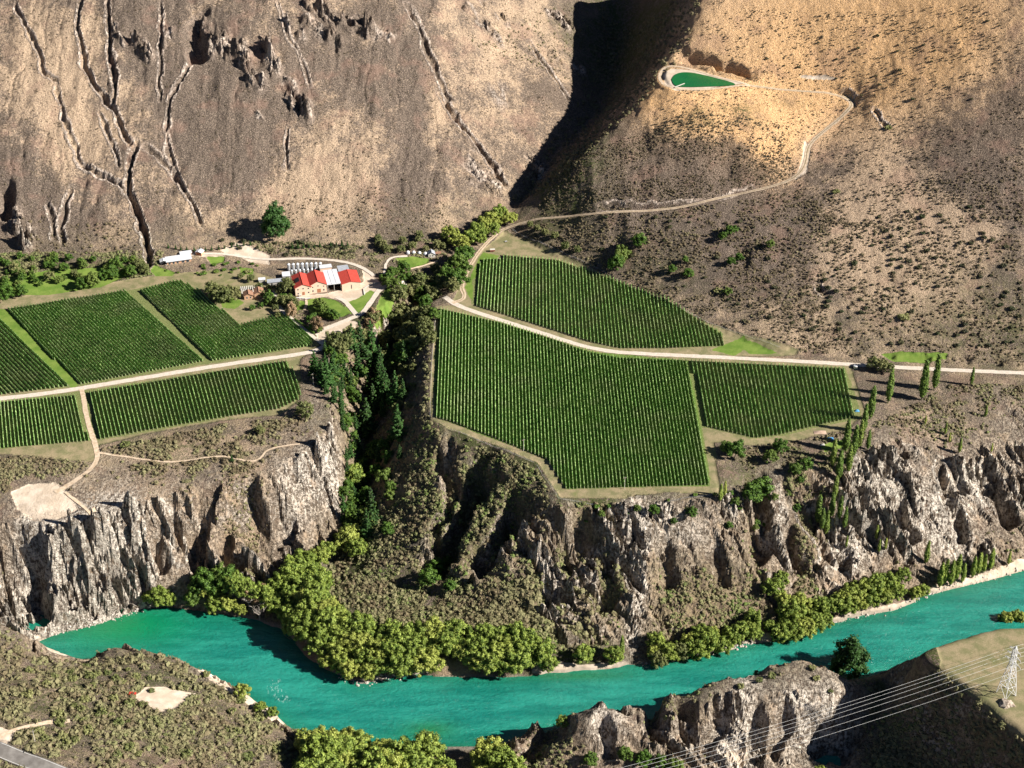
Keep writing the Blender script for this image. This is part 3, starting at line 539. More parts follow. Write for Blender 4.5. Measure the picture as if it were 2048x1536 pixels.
wme.materials.append(r.m); river = bpy.data.objects.new('river', wme); col.objects.link(river); river['kind'] = 'structure'
# ------------------------------------------------------------------ objects
def link(name, me, mat=None, parent=None):
    o = bpy.data.objects.new(name, me); col.objects.link(o)
    if mat is not None and not me.materials: me.materials.append(mat)
    if parent is not None: o.parent = parent
    return o
def tag(o, label=None, cat=None, group=None, kind=None):
    for k_, v_ in (('label', label), ('category', cat), ('group', group), ('kind', kind)):
        if v_: o[k_] = v_
    return o
def thing(name, label, cat, loc, rz=0, group=None):
    o = bpy.data.objects.new(name, None); col.objects.link(o); o.location = loc; o.rotation_euler = (0, 0, rz); o.empty_display_size = .5
    return tag(o, label, cat, group)
rnd = random.Random(7); npr = np.random.default_rng(11)

# road sheets
rdm = N('gravel', .95, .1); a_ = rdm.noise(.5, det=5); b_ = rdm.noise(3, det=3)
rdm.color(rdm.mix(rdm.ramp(b_, .35, .7), rdm.mix(rdm.ramp(a_, .35, .65), (.64, .56, .47), (.76, .69, .60)), (.5, .42, .34))); rdm.bump(b_, .1)
trk = N('track_earth', .95, .1); a_ = trk.noise(.5, det=5); trk.color(trk.mix(trk.ramp(a_, .35, .65), (.5, .38, .26), (.64, .51, .38))); trk.bump(a_, .2)
asp = N('asphalt', .85, .3); a_ = asp.noise(.25, asp.pos((1, 1, 1)), 5); asp.color(asp.mix(asp.ramp(a_, .3, .7), (.17, .155, .14), (.27, .25, .23)))
pnt = N('road_paint', .7, .3); pnt.color((.75, .74, .7))
def resample(w, st_):
    a = np.array(w); s_ = np.r_[0, np.cumsum(np.hypot(*(a[1:] - a[:-1]).T))]; n = max(2, int(s_[-1] / st_))
    t = np.linspace(0, s_[-1], n + 1); return np.stack([np.interp(t, s_, a[:, 0]), np.interp(t, s_, a[:, 1])], -1)
def ribbon(name, w, width, mat, lift=.1, off=0., jit=.25):
    p = resample(w, 1.2); tg = np.gradient(p, axis=0); tg /= np.linalg.norm(tg, axis=1)[:, None] + 1e-9; nn = np.stack([-tg[:, 1], tg[:, 0]], -1)
    ks = np.linspace(-.5, .5, 7 if width > 1 else 3); rows = []
    for kk in ks:
        e = jit * fbm(p[:, 0] / 4 + kk * 9, p[:, 1] / 4, 8, 3)[:, None] if abs(kk) == .5 else 0
        q = p + nn * (kk * width + off + e); rows.append(np.c_[q, hz(q[:, 0], q[:, 1]) + lift])
    V = np.stack(rows, 1).reshape(-1, 3); n, mth = len(p), len(ks); idx = np.arange(n * mth).reshape(n, mth)
    f = np.stack([idx[:-1, :-1], idx[1:, :-1], idx[1:, 1:], idx[:-1, 1:]], -1).reshape(-1, 4)
    o = link(name, np_mesh(name, V, f, True), mat); o['kind'] = 'structure'; return o
hgs = N('verge_grass', .95, .1); hgs.color(hgs.mix(hgs.ramp(hgs.noise(.6), .4, .6), (.26, .21, .12), (.36, .28, .17)))
for i, ((nm, wd, fl, _), w) in enumerate(zip(ROADS, ROADW)):
    m_ = {'gravel_road': rdm, 'winery_drive': rdm, 'highway': asp}.get(nm, trk).m
    ribbon(nm, w, wd, m_, .10 + .02 * i, 0, .5 if nm != 'highway' else .05)
    if nm == 'hill_track': ribbon('track_crown', w[3:-1], .6, hgs.m, .18 + .02 * i, 0, .3)
    if nm == 'highway':
        ribbon('road_edge_line', w, .22, pnt.m, .12 + .02 * i, 4.1, 0); ribbon('road_edge_line', w, .22, pnt.m, .12 + .02 * i, -4.1, 0)

# foliage
def leafmat(name, c1, c2, c3=None, hue=.12, rough=.6):
    q = N(name, rough, .25); oi = q.n('ShaderNodeObjectInfo').outputs['Random']
    nz = q.noise(.35, q.pos(), 3, .6); n2 = q.noise(2.2, q.pos(), 2)
    c = q.mix(q.ramp(q.math('ADD', nz, q.math('MULTIPLY', q.math('SUBTRACT', n2, .5), .7)), .35, .65), c1, c2)
    c = q.mix(q.math('MULTIPLY', q.ramp(oi, .5, 1.), .6), c, c3 or tuple(x * 1.3 for x in c2))
    c = q.mix(q.math('MULTIPLY', q.ramp(oi, .4, 0.), .7), c, tuple(.55 * x + .02 * (i_ == 1) for i_, x in enumerate(c2)))
    q.color(c); return q.m
bark = N('bark', .9, .1); bark.color(bark.mix(bark.noise(4), (.09, .07, .05), (.2, .16, .12))); bark = bark.m
WILLOW = leafmat('willow_leaf', (.07, .12, .016), (.32, .40, .075), (.40, .42, .09))
GREEN = leafmat('green_leaf', (.04, .09, .014), (.12, .21, .03), (.18, .22, .05))
OLIVE = leafmat('olive_leaf', (.10, .12, .035), (.21, .22, .08), (.28, .27, .11))
PINE = leafmat('pine_needle', (.022, .05, .014), (.055, .12, .026), (.06, .15, .03))
POPL = leafmat('poplar_leaf', (.08, .13, .025), (.17, .25, .045), (.25, .30, .06))
RUST = leafmat('rust_leaf', (.16, .11, .06), (.32, .21, .12))
DSH = leafmat('dark_shrub_leaf', (.03, .035, .016), (.085, .085, .04), (.14, .13, .06))
BARE = N('bare_twigs', .9); BARE.color(BARE.mix(BARE.noise(1.5), (.28, .24, .2), (.45, .4, .35))); BARE = BARE.m

def ico():
    t = (1 + 5 ** .5) / 2
    v = np.array([(-1,t,0),(1,t,0),(-1,-t,0),(1,-t,0),(0,-1,t),(0,1,t),(0,-1,-t),(0,1,-t),(t,0,-1),(t,0,1),(-t,0,-1),(-t,0,1)], float); v /= np.linalg.norm(v[0])
    f = np.array([(0,11,5),(0,5,1),(0,1,7),(0,7,10),(0,10,11),(1,5,9),(5,11,4),(11,10,2),(10,7,6),(7,1,8),(3,9,4),(3,4,2),(3,2,6),(3,6,8),(3,8,9),(4,9,5),(2,4,11),(6,2,10),(8,6,7),(9,8,1)])
    return v, f
def ico2():
    v, f = ico(); v = [tuple(a) for a in v]; cache = {}; nf = []
    def mid_(a, b):
        k_ = (min(a, b), max(a, b))
        if k_ not in cache:
            q = (np.array(v[a]) + np.array(v[b])) / 2; v.append(tuple(q / np.linalg.norm(q))); cache[k_] = len(v) - 1
        return cache[k_]
    for a, b, c in f:
        ab, bc, ca = mid_(a, b), mid_(b, c), mid_(c, a); nf += [(a, ab, ca), (b, bc, ab), (c, ca, bc), (ab, bc, ca)]
    return np.array(v), np.array(nf)
I1, I2 = ico(), ico2()
def crown(blobs, leaves, size, seed, core=.62):
    """blobs: (x,y,z,rx,ry,rz); a lumpy core for each plus leaf sprays standing off its surface"""
    g_ = np.random.default_rng(seed); Vs = []; Fs = []; o = 0
    bv, bf = I2
    for b in blobs:
        d = 1 + g_.uniform(-.4, .35, len(bv)); v_ = bv * d[:, None] * np.array(b[3:6]) * core + np.array(b[:3]); Vs.append(v_); Fs.append(bf + o); o += len(v_)
    B = np.array(blobs); wgt = B[:, 3] * B[:, 4]; pick = g_.choice(len(B), leaves, p=wgt / wgt.sum())
    n = g_.normal(size=(leaves, 3)); n[:, 2] += .35; n /= np.linalg.norm(n, axis=1)[:, None]
    c_ = B[pick, :3] + n * B[pick, 3:6] * g_.uniform(.45, 1.3, (leaves, 1))
    t1 = np.cross(n, g_.normal(size=(leaves, 3))); t1 /= np.linalg.norm(t1, axis=1)[:, None] + 1e-9; t2 = np.cross(n, t1) + n * g_.uniform(-.7, .7, (leaves, 1))
    s_ = size * g_.uniform(.5, 1.2, (leaves, 1)); a1 = c_ + t1 * s_; a2 = c_ - t1 * s_ * .6 + t2 * s_; a3 = c_ - t1 * s_ * .6 - t2 * s_
    Vs.append(np.stack([a1, a2, a3], 1).reshape(-1, 3)); Fs.append(np.arange(leaves * 3).reshape(-1, 3) + o)
    return np_mesh('crown', np.concatenate(Vs), np.concatenate(Fs))
def limb_mesh(segs, n=6, name='trunk'):
    V = []; Fc = []
    for p, q, r0, r1 in segs:
        p = Vector(p); q = Vector(q); d = (q - p).normalized(); a = d.orthogonal().normalized(); b = d.cross(a); o = len(V)
        for c_, r_ in ((p, r0), (q, r1)):
            for k_ in range(n):
                t = 2 * math.pi * k_ / n; V.append(c_ + (a * math.cos(t) + b * math.sin(t)) * r_)
        for k_ in range(n): Fc.append((o + k_, o + (k_ + 1) % n, o + n + (k_ + 1) % n, o + n + k_))
    return np_mesh(name, np.array([tuple(v_) for v_ in V]), np.array(Fc), True)
def trunk_limbs(h, r, spread, g_, nb=6, base=.25):
    s_ = [((0, 0, -.8), (0, 0, h * .35), r, r * .8), ((0, 0, h * .35), (.1 * spread, 0, h * .75), r * .8, r * .3)]
    for k_ in range(nb):
        t = 2 * math.pi * k_ / nb + g_.uniform(-.3, .3); z0 = h * g_.uniform(base, .5); m_ = (math.cos(t) * spread * .4, math.sin(t) * spread * .4, z0 + h * .18)
        s_ += [((0, 0, z0), m_, r * .5, r * .32), (m_, (math.cos(t) * spread * .8, math.sin(t) * spread * .8, z0 + h * .35), r * .32, r * .12)]
    return s_
def round_tree(seed, h, w, nb, rb, leaves=1500, size=.42, low=.22, mat=None):
    g_ = random.Random(seed); bl = []
    for k_ in range(nb):
        t = g_.uniform(0, 2 * math.pi); f_ = (k_ + .5) / nb; z_ = 1 - f_ * 1.25; rr = math.sqrt(max(0, 1 - z_ * z_)) if z_ > 0 else 1 + z_ * .4
        t = k_ * 2.399 + g_.uniform(-.5, .5); q = rb * g_.uniform(.65, 1.3); m_ = g_.uniform(.58, 1.14)
        bl.append((math.cos(t) * rr * w * .5 * m_, math.sin(t) * rr * w * .5 * m_, h * (low + .2) + max(z_, -.25) * h * (.72 - low) * m_, q, q, q * g_.uniform(.7, 1)))
    bl += [(0, 0, h * .5, w * .22, w * .22, h * .2)]
    return crown(bl, leaves, size, seed), limb_mesh(trunk_limbs(h, .032 * h, w * .4, g_))
def conifer(seed, h, w):
    g_ = random.Random(seed); bl = []
    nt = 15
    for i in range(nt):
        f_ = i / (nt - 1); z_ = h * (.12 + .86 * f_); rad = w * .5 * (1 - f_) ** .8 * g_.uniform(.8, 1.1) + .3
        for k_ in range(max(2, int(7 * (1 - f_) + 1.5))):
            t = k_ * 2.4 + i * 1.1 + g_.uniform(-.4, .4); q = rad * g_.uniform(.5, 1.15)
            for s_ in (.45, .85): bl.append((math.cos(t) * q * s_, math.sin(t) * q * s_, z_ - q * .12 * s_ + g_.uniform(-.3, .3) + (s_ > .5) * .5, .32 + q * .26 * (1.2 - s_), .32 + q * .26 * (1.2 - s_), .38))
    return crown(bl, 2200, .42, seed, .9), limb_mesh([((0, 0, -.8), (0, 0, h * .5), .4, .25), ((0, 0, h * .5), (0, 0, h * .97), .25, .04)])
def poplar(seed, h, w):
    g_ = random.Random(seed); bl = []
    for i in range(44):
        f_ = i / 43; z_ = h * (.10 + .86 * f_); rad = w * .5 * min(1, (f_ + .12) * 3) * (1 - f_) ** .45; t = i * 2.4 + g_.uniform(-.5, .5)
        q = .45 + rad * .42 * g_.uniform(.7, 1.2); bl.append((math.cos(t) * rad * .55, math.sin(t) * rad * .55, z_, q, q, q * 1.9))
    return crown(bl, 1500, .36, seed), limb_mesh([((0, 0, -.8), (0, 0, h * .5), .35, .2), ((0, 0, h * .5), (0, 0, h * .95), .2, .05)])
def shrub(seed, w=2.4, h=1.7, nb=9, leaves=260):
    g_ = random.Random(seed); bl = []
    for k_ in range(nb):
        t = k_ * 2.4; q = g_.uniform(.2, 1) ** .5; r_ = w * .2 * g_.uniform(.7, 1.3)
        bl.append((math.cos(t) * q * w * .36, math.sin(t) * q * w * .36, h * (.62 - .32 * q) * g_.uniform(.8, 1.2), r_, r_, r_ * .9))
    return crown(bl, leaves, .2, seed), limb_mesh([((0, 0, -.4), (0, 0, h * .5), .09, .05), ((0, 0, .1), (w * .2, .1, h * .5), .06, .03), ((0, 0, .1), (-w * .18, -.12, h * .5), .06, .03)], 5)
def dead_tree(seed, h=9):
    g_ = random.Random(seed); s_ = trunk_limbs(h, .28, 3.2, g_, 7, .15)
    for a in list(s_)[3::2]:
        for _ in range(5): s_.append((a[1], tuple(a[1][k_] + g_.uniform(-1.4, 1.4) + (k_ == 2) * .9 for k_ in range(3)), .1, .03))
        for _ in range(4): s_.append((a[0], tuple(a[0][k_] + g_.uniform(-1.2, 1.2) + (k_ == 2) * .9 for k_ in range(3)), .1, .03))
    return None, limb_mesh(s_, 5)
PROTO = {
 'willow': ('willow_tree', WILLOW, [round_tree(s_, 11, 11.5, 70, 1.15, 6500, .34) for s_ in (1, 2, 3, 4)], 11),
 'green': ('broadleaf_tree', GREEN, [round_tree(s_, 8, 7, 42, .95, 3600, .3) for s_ in (11, 12, 13)], 8),
 'olive': ('broadleaf_tree', OLIVE, [round_tree(s_, 8.5, 7.6, 44, .95, 3600, .3) for s_ in (21, 22, 23)], 8.5),
 'rust': ('broadleaf_tree', RUST, [round_tree(s_, 8, 5, 26, 1.0, 2200, .3, .12) for s_ in (24, 25)], 8),
 'pine': ('conifer_tree', PINE, [conifer(s_, 20, 9) for s_ in (31, 32, 33)], 20),
 'roundpine': ('pine_tree', PINE, [round_tree(s_, 20, 15, 70, 1.9, 6500, .5, .1) for s_ in (34,)], 20),
 'poplar': ('poplar_tree', POPL, [poplar(s_, 20, 4.2) for s_ in (41, 42, 43)], 20),
 'bright': ('poplar_tree', WILLOW, [poplar(s_, 20, 4.6) for s_ in (44, 45)], 20),
 'shrub': ('shrub', OLIVE, [shrub(s_) for s_ in (51, 52, 53, 54)], 1.7),
 'gshrub': ('shrub', GREEN, [shrub(s_) for s_ in (55, 56, 57)], 1.7),
 'dshrub': ('shrub', DSH, [shrub(s_) for s_ in (58, 59, 60)], 1.7),
 'dead': ('dead_tree', BARE, [dead_tree(s_) for s_ in (61, 62)], 9),
}
for k_, (nm, mt, lst, h_) in PROTO.items():
    for cr, tr in lst:
        if cr: cr.materials.append(mt)
        tr.materials.append(BARE if k_ == 'dead' else bark)
TS = dict(willow=1.3, green=1.4, olive=1.4, rust=1.35, pine=1.45, roundpine=1.55, poplar=1.6, bright=1.45, shrub=1.25, gshrub=1.2, dead=1.3)
def plant(kind, u, v, h, label, cat, group=None, xy=None, wide=1.0):
    nm, mt, lst, h0 = PROTO[kind]
    x, y = xy or march(Z, u, v); z = float(hz(x, y))
    s_ = h * TS.get(kind, 1) / h0; cr, tr = rnd.choice(lst)
    t = thing(nm, label, cat, (x, y, z - .05 * s_), rnd.uniform(0, 6.28), group)
    t.scale = (s_ * wide * rnd.uniform(.92, 1.08), s_ * wide * rnd.uniform(.92, 1.08), s_)
    if cr: link('crown' if 'shrub' not in nm else 'foliage', cr, None, t)
    link('trunk' if 'shrub' not in nm else 'stem', tr, None, t)
    return t
def scatter(poly, n, sep):
    w = W2(poly); a = np.array(w); out = []
    for _ in range(n * 40):
        if len(out) >= n: break
        x = rnd.uniform(a[:, 0].min(), a[:, 0].max()); y = rnd.uniform(a[:, 1].min(), a[:, 1].max())
        if inpoly(np.array([x]), np.array([y]), w)[0] and all((x - p[0]) ** 2 + (y - p[1]) ** 2 > sep ** 2 for p in out): out.append((x, y))
    return out
def grove(kind, poly, n, sep, h, label, cat, group, jit=.28, wide=1.0):
    for xy in scatter(poly, n, sep): plant(kind, 0, 0, h * rnd.uniform(1 - jit, 1 + jit), label, cat, group, xy, wide)
def each(kind, pts, h, label, cat, group=None, jit=.12, wide=1.0):
    for p in pts: plant(kind, p[0], p[1], (p[2] if len(p) > 2 else h) * rnd.uniform(1 - jit, 1 + jit), label, cat, group, None, wide)

# riverside willows
grove('willow', [(590,1150),(640,1140),(655,1200),(690,1262),(780,1285),(930,1285),(935,1320),(860,1345),(760,1358),(715,1365),(670,1345),(625,1310),(590,1260),(572,1215)], 52, 5.8, 10.5, 'yellow-green willow in the dense grove on the inside of the river bend', 'tree', 'willows in the grove at the river bend')
grove('willow', [(955,1285),(1000,1285),(1060,1300),(1100,1325),(1100,1345),(1030,1356),(975,1350),(945,1330)], 16, 6, 10.5, 'yellow-green willow in the clump left of the pale sandbank', 'tree', 'willows left of the sandbank')
each('willow', [(600,1165,9),(575,1205,9),(556,1225,8)], 9, 'small willow on the upstream edge of the river bend grove', 'tree', 'willows on the upstream edge of the grove')
each('willow', [(1166,1322,8)], 8, 'round yellow-green willow standing alone above the middle of the sandbank', 'tree')
each('willow', [(1228,1324,8)], 8, 'round willow at the right end of the pale sandbank', 'tree')
each('olive', [(1316,1334,7),(1360,1318,8)], 8, 'dull olive willow overhanging the river right of the sandbank', 'tree', 'olive bank trees right of the sandbank')
each('willow', [(1392,1316,10),(1412,1300,10),(1440,1304,9),(1462,1290,8),(1480,1276,8),(1500,1262,7),(1400,1280,8),(1378,1296,8)], 9, 'leafy willow on the far bank between the sandbank and the small beach', 'tree', 'willows between the two beaches')
each('willow', [(1562,1282,9),(1585,1276,10),(1608,1272,9),(1630,1262,9),(1648,1252,8),(1580,1240,10),(1598,1222,10),(1565,1212,9),(1545,1190,9),(1560,1168,8)], 9, 'bright willow in the clump right of the single riverside poplar', 'tree', 'willows right of the single riverside poplar')
each('willow', [(1640,1226,9),(1668,1220,9),(1690,1226,9),(1715,1218,10),(1738,1212,10),(1765,1205,9),(1790,1196,8),(1700,1200,10),(1748,1185,10),(1775,1180,10),(1725,1190,9),(1846,1190,6),(1830,1196,6)], 9, 'yellow-green willow along the stony upstream bank', 'tree', 'willows along the upstream bank')
each('willow', [(320,1206,9),(338,1212,8),(300,1204,6)], 8, 'willow at the foot of the pale rock cliff, left end of the bank trees', 'tree', 'willows at the foot of the pale cliff')
each('green', [(395,1196,9),(412,1178,10),(430,1192,8),(455,1170,10),(470,1190,9),(386,1210,7),(440,1160,9)], 9, 'green tree in the shaded bank below the dark ravine cliff', 'tree', 'green trees below the ravine cliff')
each('rust', [(500,1200,8),(528,1195,8),(515,1215,7)], 8, 'browning tree beside the pale dead branches on the river bank', 'tree', 'browning trees on the river bank')
each('dead', [(520,1240,10),(498,1212,9),(482,1180,8)], 9, 'bare pale dead tree leaning over the shaded river bank', 'dead tree', 'dead trees over the shaded river')
each('willow', [(700,1098,12),(715,1110,9),(688,1085,9),(655,1112,9),(640,1128,9),(620,1138,9)], 9, 'yellow-green tree climbing out of the river grove towards the gorge mouth', 'tree', 'trees at the gorge mouth')
each('willow', [(706,965,11)], 11, 'lone yellow autumn tree against the dark gorge wall', 'tree')
each('green', [(690,1000,7),(715,1015,7),(700,1030,7),(745,1020,6),(775,1070,6),(870,1150,9),(858,1170,8),(895,1130,5),(780,1000,6),(900,1180,5)], 7, 'small green tree in the shaded ravines below the vineyard', 'tree', 'small green trees in the shaded ravines')
# near bank
grove('willow', [(600,1510),(680,1490),(760,1500),(850,1530),(900,1560),(880,1620),(620,1620)], 26, 6.5, 13, 'yellow-green willow on the near bank at the bottom edge', 'tree', 'willows on the near bank')
each('willow', [(975,1530,14),(1000,1550,15),(1030,1585,14),(965,1570,11)], 14, 'tall willow beside the small shaded cove on the near bank', 'tree', 'willows beside the near cove')
each('willow', [(1125,1452,5),(1102,1452,4)], 5, 'small bright willow on the near bank left of the grey pinnacle', 'tree', 'small willows left of the pinnacle')
each('willow', [(487,1392,6)], 6, 'round bush willow by the white rapids on the near bank', 'tree')
each('willow', [(522,1422,5),(545,1432,5)], 5, 'small willow of the pair just downstream of the round one', 'tree', 'pair of small willows on the near bank')
each('willow', [(605,1482,6),(628,1494,6)], 6, 'small willow at the water edge before the big near grove', 'tree', 'small willows before the near grove')
each('green', [(1250,1520,6),(1285,1530,7),(1320,1535,6),(1180,1530,6),(1350,1545,6)], 6, 'dark green tree below the near cliffs at the bottom edge', 'tree', 'green trees below the near cliffs')
each('willow', [(1640,1552,5)], 5, 'round yellow bush at the foot of the near cliffs', 'tree')
each('willow', [(2010,1246,6),(2035,1244,6),(2060,1246,6)], 6, 'yellow-green willow on the far edge of the pylon paddock', 'tree', 'willows behind the pylon paddock')
plant('roundpine', 1698, 1348, 17, 'large dark pine standing alone on the near bank rock, over the river', 'tree', None, None, .9)
plant('roundpine', 552, 474, 18.5, 'large dark pine at the foot of the mountain casting a long shadow', 'tree', None, None, .8)
# gorge conifers
grove('pine', [(700,690),(790,680),(820,760),(800,840),(770,880),(700,820),(690,740)], 12, 5.5, 13, 'dark conifer crowding the shaded upper gorge below the drive', 'tree', 'conifers crowding the shaded gorge')
grove('pine', [(640,700),(700,740),(735,900),(720,1060),(680,1060),(690,900),(640,780)], 34, 4.6, 9, 'dark conifer on the steep western side of the gorge', 'tree', 'conifers on the western gorge side')
grove('green', [(640,700),(720,740),(760,900),(740,1060),(690,1080),(690,900)], 26, 4.4, 6, 'broadleaf tree between the conifers on the western side of the gorge', 'tree', 'broadleaf trees on the western gorge side')
grove('olive', [(800,700),(850,690),(845,800),(820,900),(790,880)], 10, 5, 4.5, 'olive bush tree on the steep eastern side of the gorge', 'tree', 'bush trees on the eastern gorge side')
grove('willow', [(340,1205),(420,1170),(520,1190),(580,1160),(590,1230),(520,1238),(400,1222)], 12, 6, 7, 'yellow-green tree on the far bank between the pale cliff and the bend', 'tree', 'trees between the pale cliff and the bend')
grove('green', [(700,860),(780,850),(800,960),(760,1060),(700,1000)], 9, 6, 6, 'green bush tree on the shaded floor of the gorge', 'tree', 'bush trees on the gorge floor')
grove('willow', [(430,1215),(520,1225),(590,1250),(580,1180),(500,1185),(440,1195)], 9, 6.5, 8, 'dull shaded willow on the bank left of the river bend grove', 'tree', 'shaded willows left of the bend grove')
each('pine', [(745,735,24),(762,765,22),(722,720,20),(770,810,24),(792,815,22),(748,830,16),(705,700,16),(760,790,20)], 20, 'tall dark conifer in the row down the upper gorge', 'tree', 'conifers down the upper gorge')
each('pine', [(735,870,20)], 20, 'broad conifer in the middle of the dark gorge, left of its neighbour', 'tree', None, .05, 1.3)
each('pine', [(797,882,20)], 20, 'broad conifer under the left edge of the big vineyard', 'tree', None, .05, 1.1)
each('pine', [(655,775,16),(630,752,15),(668,762,14),(645,765,13)], 15, 'dark green conifer at the rim right of the lower vineyard', 'tree', 'conifers at the gorge rim', .1, 1.4)
each('pine', [(745,1050,20),(735,1075,16),(757,925,9),(772,928,7),(800,918,8)], 15, 'dark narrow conifer in the lower gorge', 'tree', 'conifers in the lower gorge')
# creek trees
each('willow', [(1012,448,9),(998,440,9),(985,452,10),(968,462,9),(955,474,9),(985,470,8),(1024,444,7),(940,486,9),(925,500,9),(960,488,8)], 9, 'yellow-green tree along the creek where the shaded valley opens', 'tree', 'trees along the upper creek')
each('willow', [(900,480,8),(912,492,9)], 8, 'yellow tree right of the small white huts', 'tree', 'yellow trees right of the huts')
each('green', [(925,525,10),(912,545,10),(930,548,9),(895,560,9),(915,575,10),(935,520,9)], 9, 'green tree between the huts and the upper vineyard', 'tree', 'green trees left of the upper vineyard')
each('olive', [(905,585,8),(880,560,7),(870,545,6),(885,580,8)], 8, 'olive tree beside the hut garden creek', 'tree', 'olive trees beside the hut garden')
each('olive', [(798,606,9),(822,596,9),(846,590,9),(866,600,8),(805,640,11),(832,648,11),(852,640,9),(790,665,10),(822,676,10),(848,668,9),(858,690,8),(835,700,9),(860,575,8),(838,572,8)], 9, 'rounded olive-green tree in the grove right of the winery drive', 'tree', 'rounded trees right of the winery drive')
each('green', [(850,615,7),(868,640,7),(810,715,9),(795,730,8)], 8, 'greener tree among the grove right of the winery drive', 'tree', 'greener trees in the drive grove')
each('olive', [(668,695,9),(690,700,10),(712,695,9),(680,712,8),(728,690,8),(735,706,8),(700,682,7)], 9, 'pale olive tree below the winery lawn at the head of the gorge', 'tree', 'pale trees at the head of the gorge')
each('rust', [(635,662,8)], 8, 'rust-brown tree at the corner of the winery drive', 'tree')
each('rust', [(748,645,9),(738,658,7)], 9, 'narrow brown tree where the drive forks', 'tree', 'brown trees at the drive fork')
each('rust', [(584,632,8)], 8, 'dull brown tree beside the path left of the winery', 'tree')
each('olive', [(574,585,8),(560,610,6),(572,612,7),(588,618,6)], 7, 'olive tree between the restaurant and the winery', 'tree', 'olive trees between restaurant and winery')
each('green', [(648,630,7),(662,636,6),(672,640,5),(640,618,6)], 7, 'dark green tree on the round lawn before the winery', 'tree', 'trees on the winery lawn')
each('olive', [(434,600,10),(450,606,9),(424,590,7),(470,600,7),(460,588,6)], 9, 'big olive tree left of the brown-roofed restaurant', 'tree', 'olive trees left of the restaurant')
each('green', [(545,605,4),(538,600,5),(522,616,3),(505,620,3)], 4, 'small green garden tree by the restaurant', 'tree', 'garden trees by the restaurant')
each('green', [(12,600,9),(44,594,8),(165,578,7),(186,574,8),(225,557,8),(232,540,8),(262,553,7),(210,560,6)], 8, 'dark green tree in the band above the left vineyard', 'tree', 'dark green trees above the left vineyard')
each('olive', [(290,548,6),(280,540,6),(30,545,6),(100,560,5),(150,555,5)], 6, 'grey-olive tree at the mouth of the mountain gully', 'tree', 'olive trees at the gully mouth')
each('olive', [(610,835,9)], 9, 'big olive tree on the rim below the lower vineyard', 'tree')
each('olive', [(520,868,4)], 4, 'round green-grey bush tree above the footpath', 'tree')
each('pine', [(464,924,4)], 4, 'single small dark conifer beside the footpath', 'tree')
grove('green', [(0,520),(130,515),(290,520),(290,545),(200,560),(0,590)], 40, 4.2, 3.9, 'dark green tree in the belt between the mountain foot and the left vineyard', 'tree', 'trees in the belt at the mountain foot')
grove('olive', [(470,555),(560,575),(560,640),(520,600),(500,560)], 12, 3.4, 4, 'olive garden tree around the restaurant', 'tree', 'garden trees around the restaurant')
grove('green', [(760,560),(800,545),(900,560),(860,600),(770,580)], 18, 4.5, 6, 'dark tree between the drive and the hut garden', 'tree', 'dark trees below the hut garden')
grove('olive', [(760,640),(850,620),(860,700),(720,720),(650,700)], 20, 4.8, 7, 'grey-olive tree filling the grove at the gorge head', 'tree', 'grey-olive trees at the gorge head')
grove('olive', [(740,480),(800,480),(900,470),(890,510),(770,505)], 14, 4, 4, 'low olive tree behind the domed huts', 'tree', 'low trees behind the domed huts')
each('green', [(700,790,6),(690,860,6)], 6, 'green bush tree on the western gorge wall', 'tree', 'bush trees on the western gorge wall')
grove('green', [(1180,1010),(1420,1010),(1540,1010),(1600,960),(1640,960),(1560,1080),(1200,1060)], 12, 8, 4, 'dark bush tree on the slope below the big vineyard', 'tree', 'bush trees below the big vineyard')
grove('willow', [(1280,1300),(1420,1270),(1550,1235),(1700,1190),(1850,1150),(1850,1180),(1700,1225),(1560,1265),(1300,1330)], 18, 7, 6.5, 'olive-yellow bank tree scattered along the far shore', 'tree', 'scattered bank trees along the far shore')
grove('green', [(520,600),(590,600),(640,650),(650,690),(600,650)], 9, 3.5, 4.5, 'green garden tree along the path below the winery', 'tree', 'garden trees along the winery path')
grove('dshrub', [(440,480),(740,485),(760,505),(560,512),(440,505)], 22, 3.5, 2.6, 'dark bush on the bank behind the winery', 'shrub', 'dark bushes behind the winery')
# slope trees right
each('green', [(1278,492,7),(1240,525,8),(1232,540,8),(1246,515,7)], 7, 'green tree in the dark hollow above the upper vineyard', 'tree', 'green trees in the hollow')
each('green', [(1460,470,5),(1445,480,5),(1478,522,5),(1462,530,5),(1470,465,4),(1376,555,5),(1344,545,5),(1370,525,4),(1455,590,4),(1540,495,4)], 5, 'small green tree on the shrubby slope above the upper vineyard', 'tree', 'small trees on the shrubby slope')
each('olive', [(1090,470,4),(1110,478,4),(1130,500,5),(1075,462,4),(1155,505,4),(1060,455,4)], 4, 'small olive tree along the edge of the upper meadow', 'tree', 'small trees by the upper meadow')
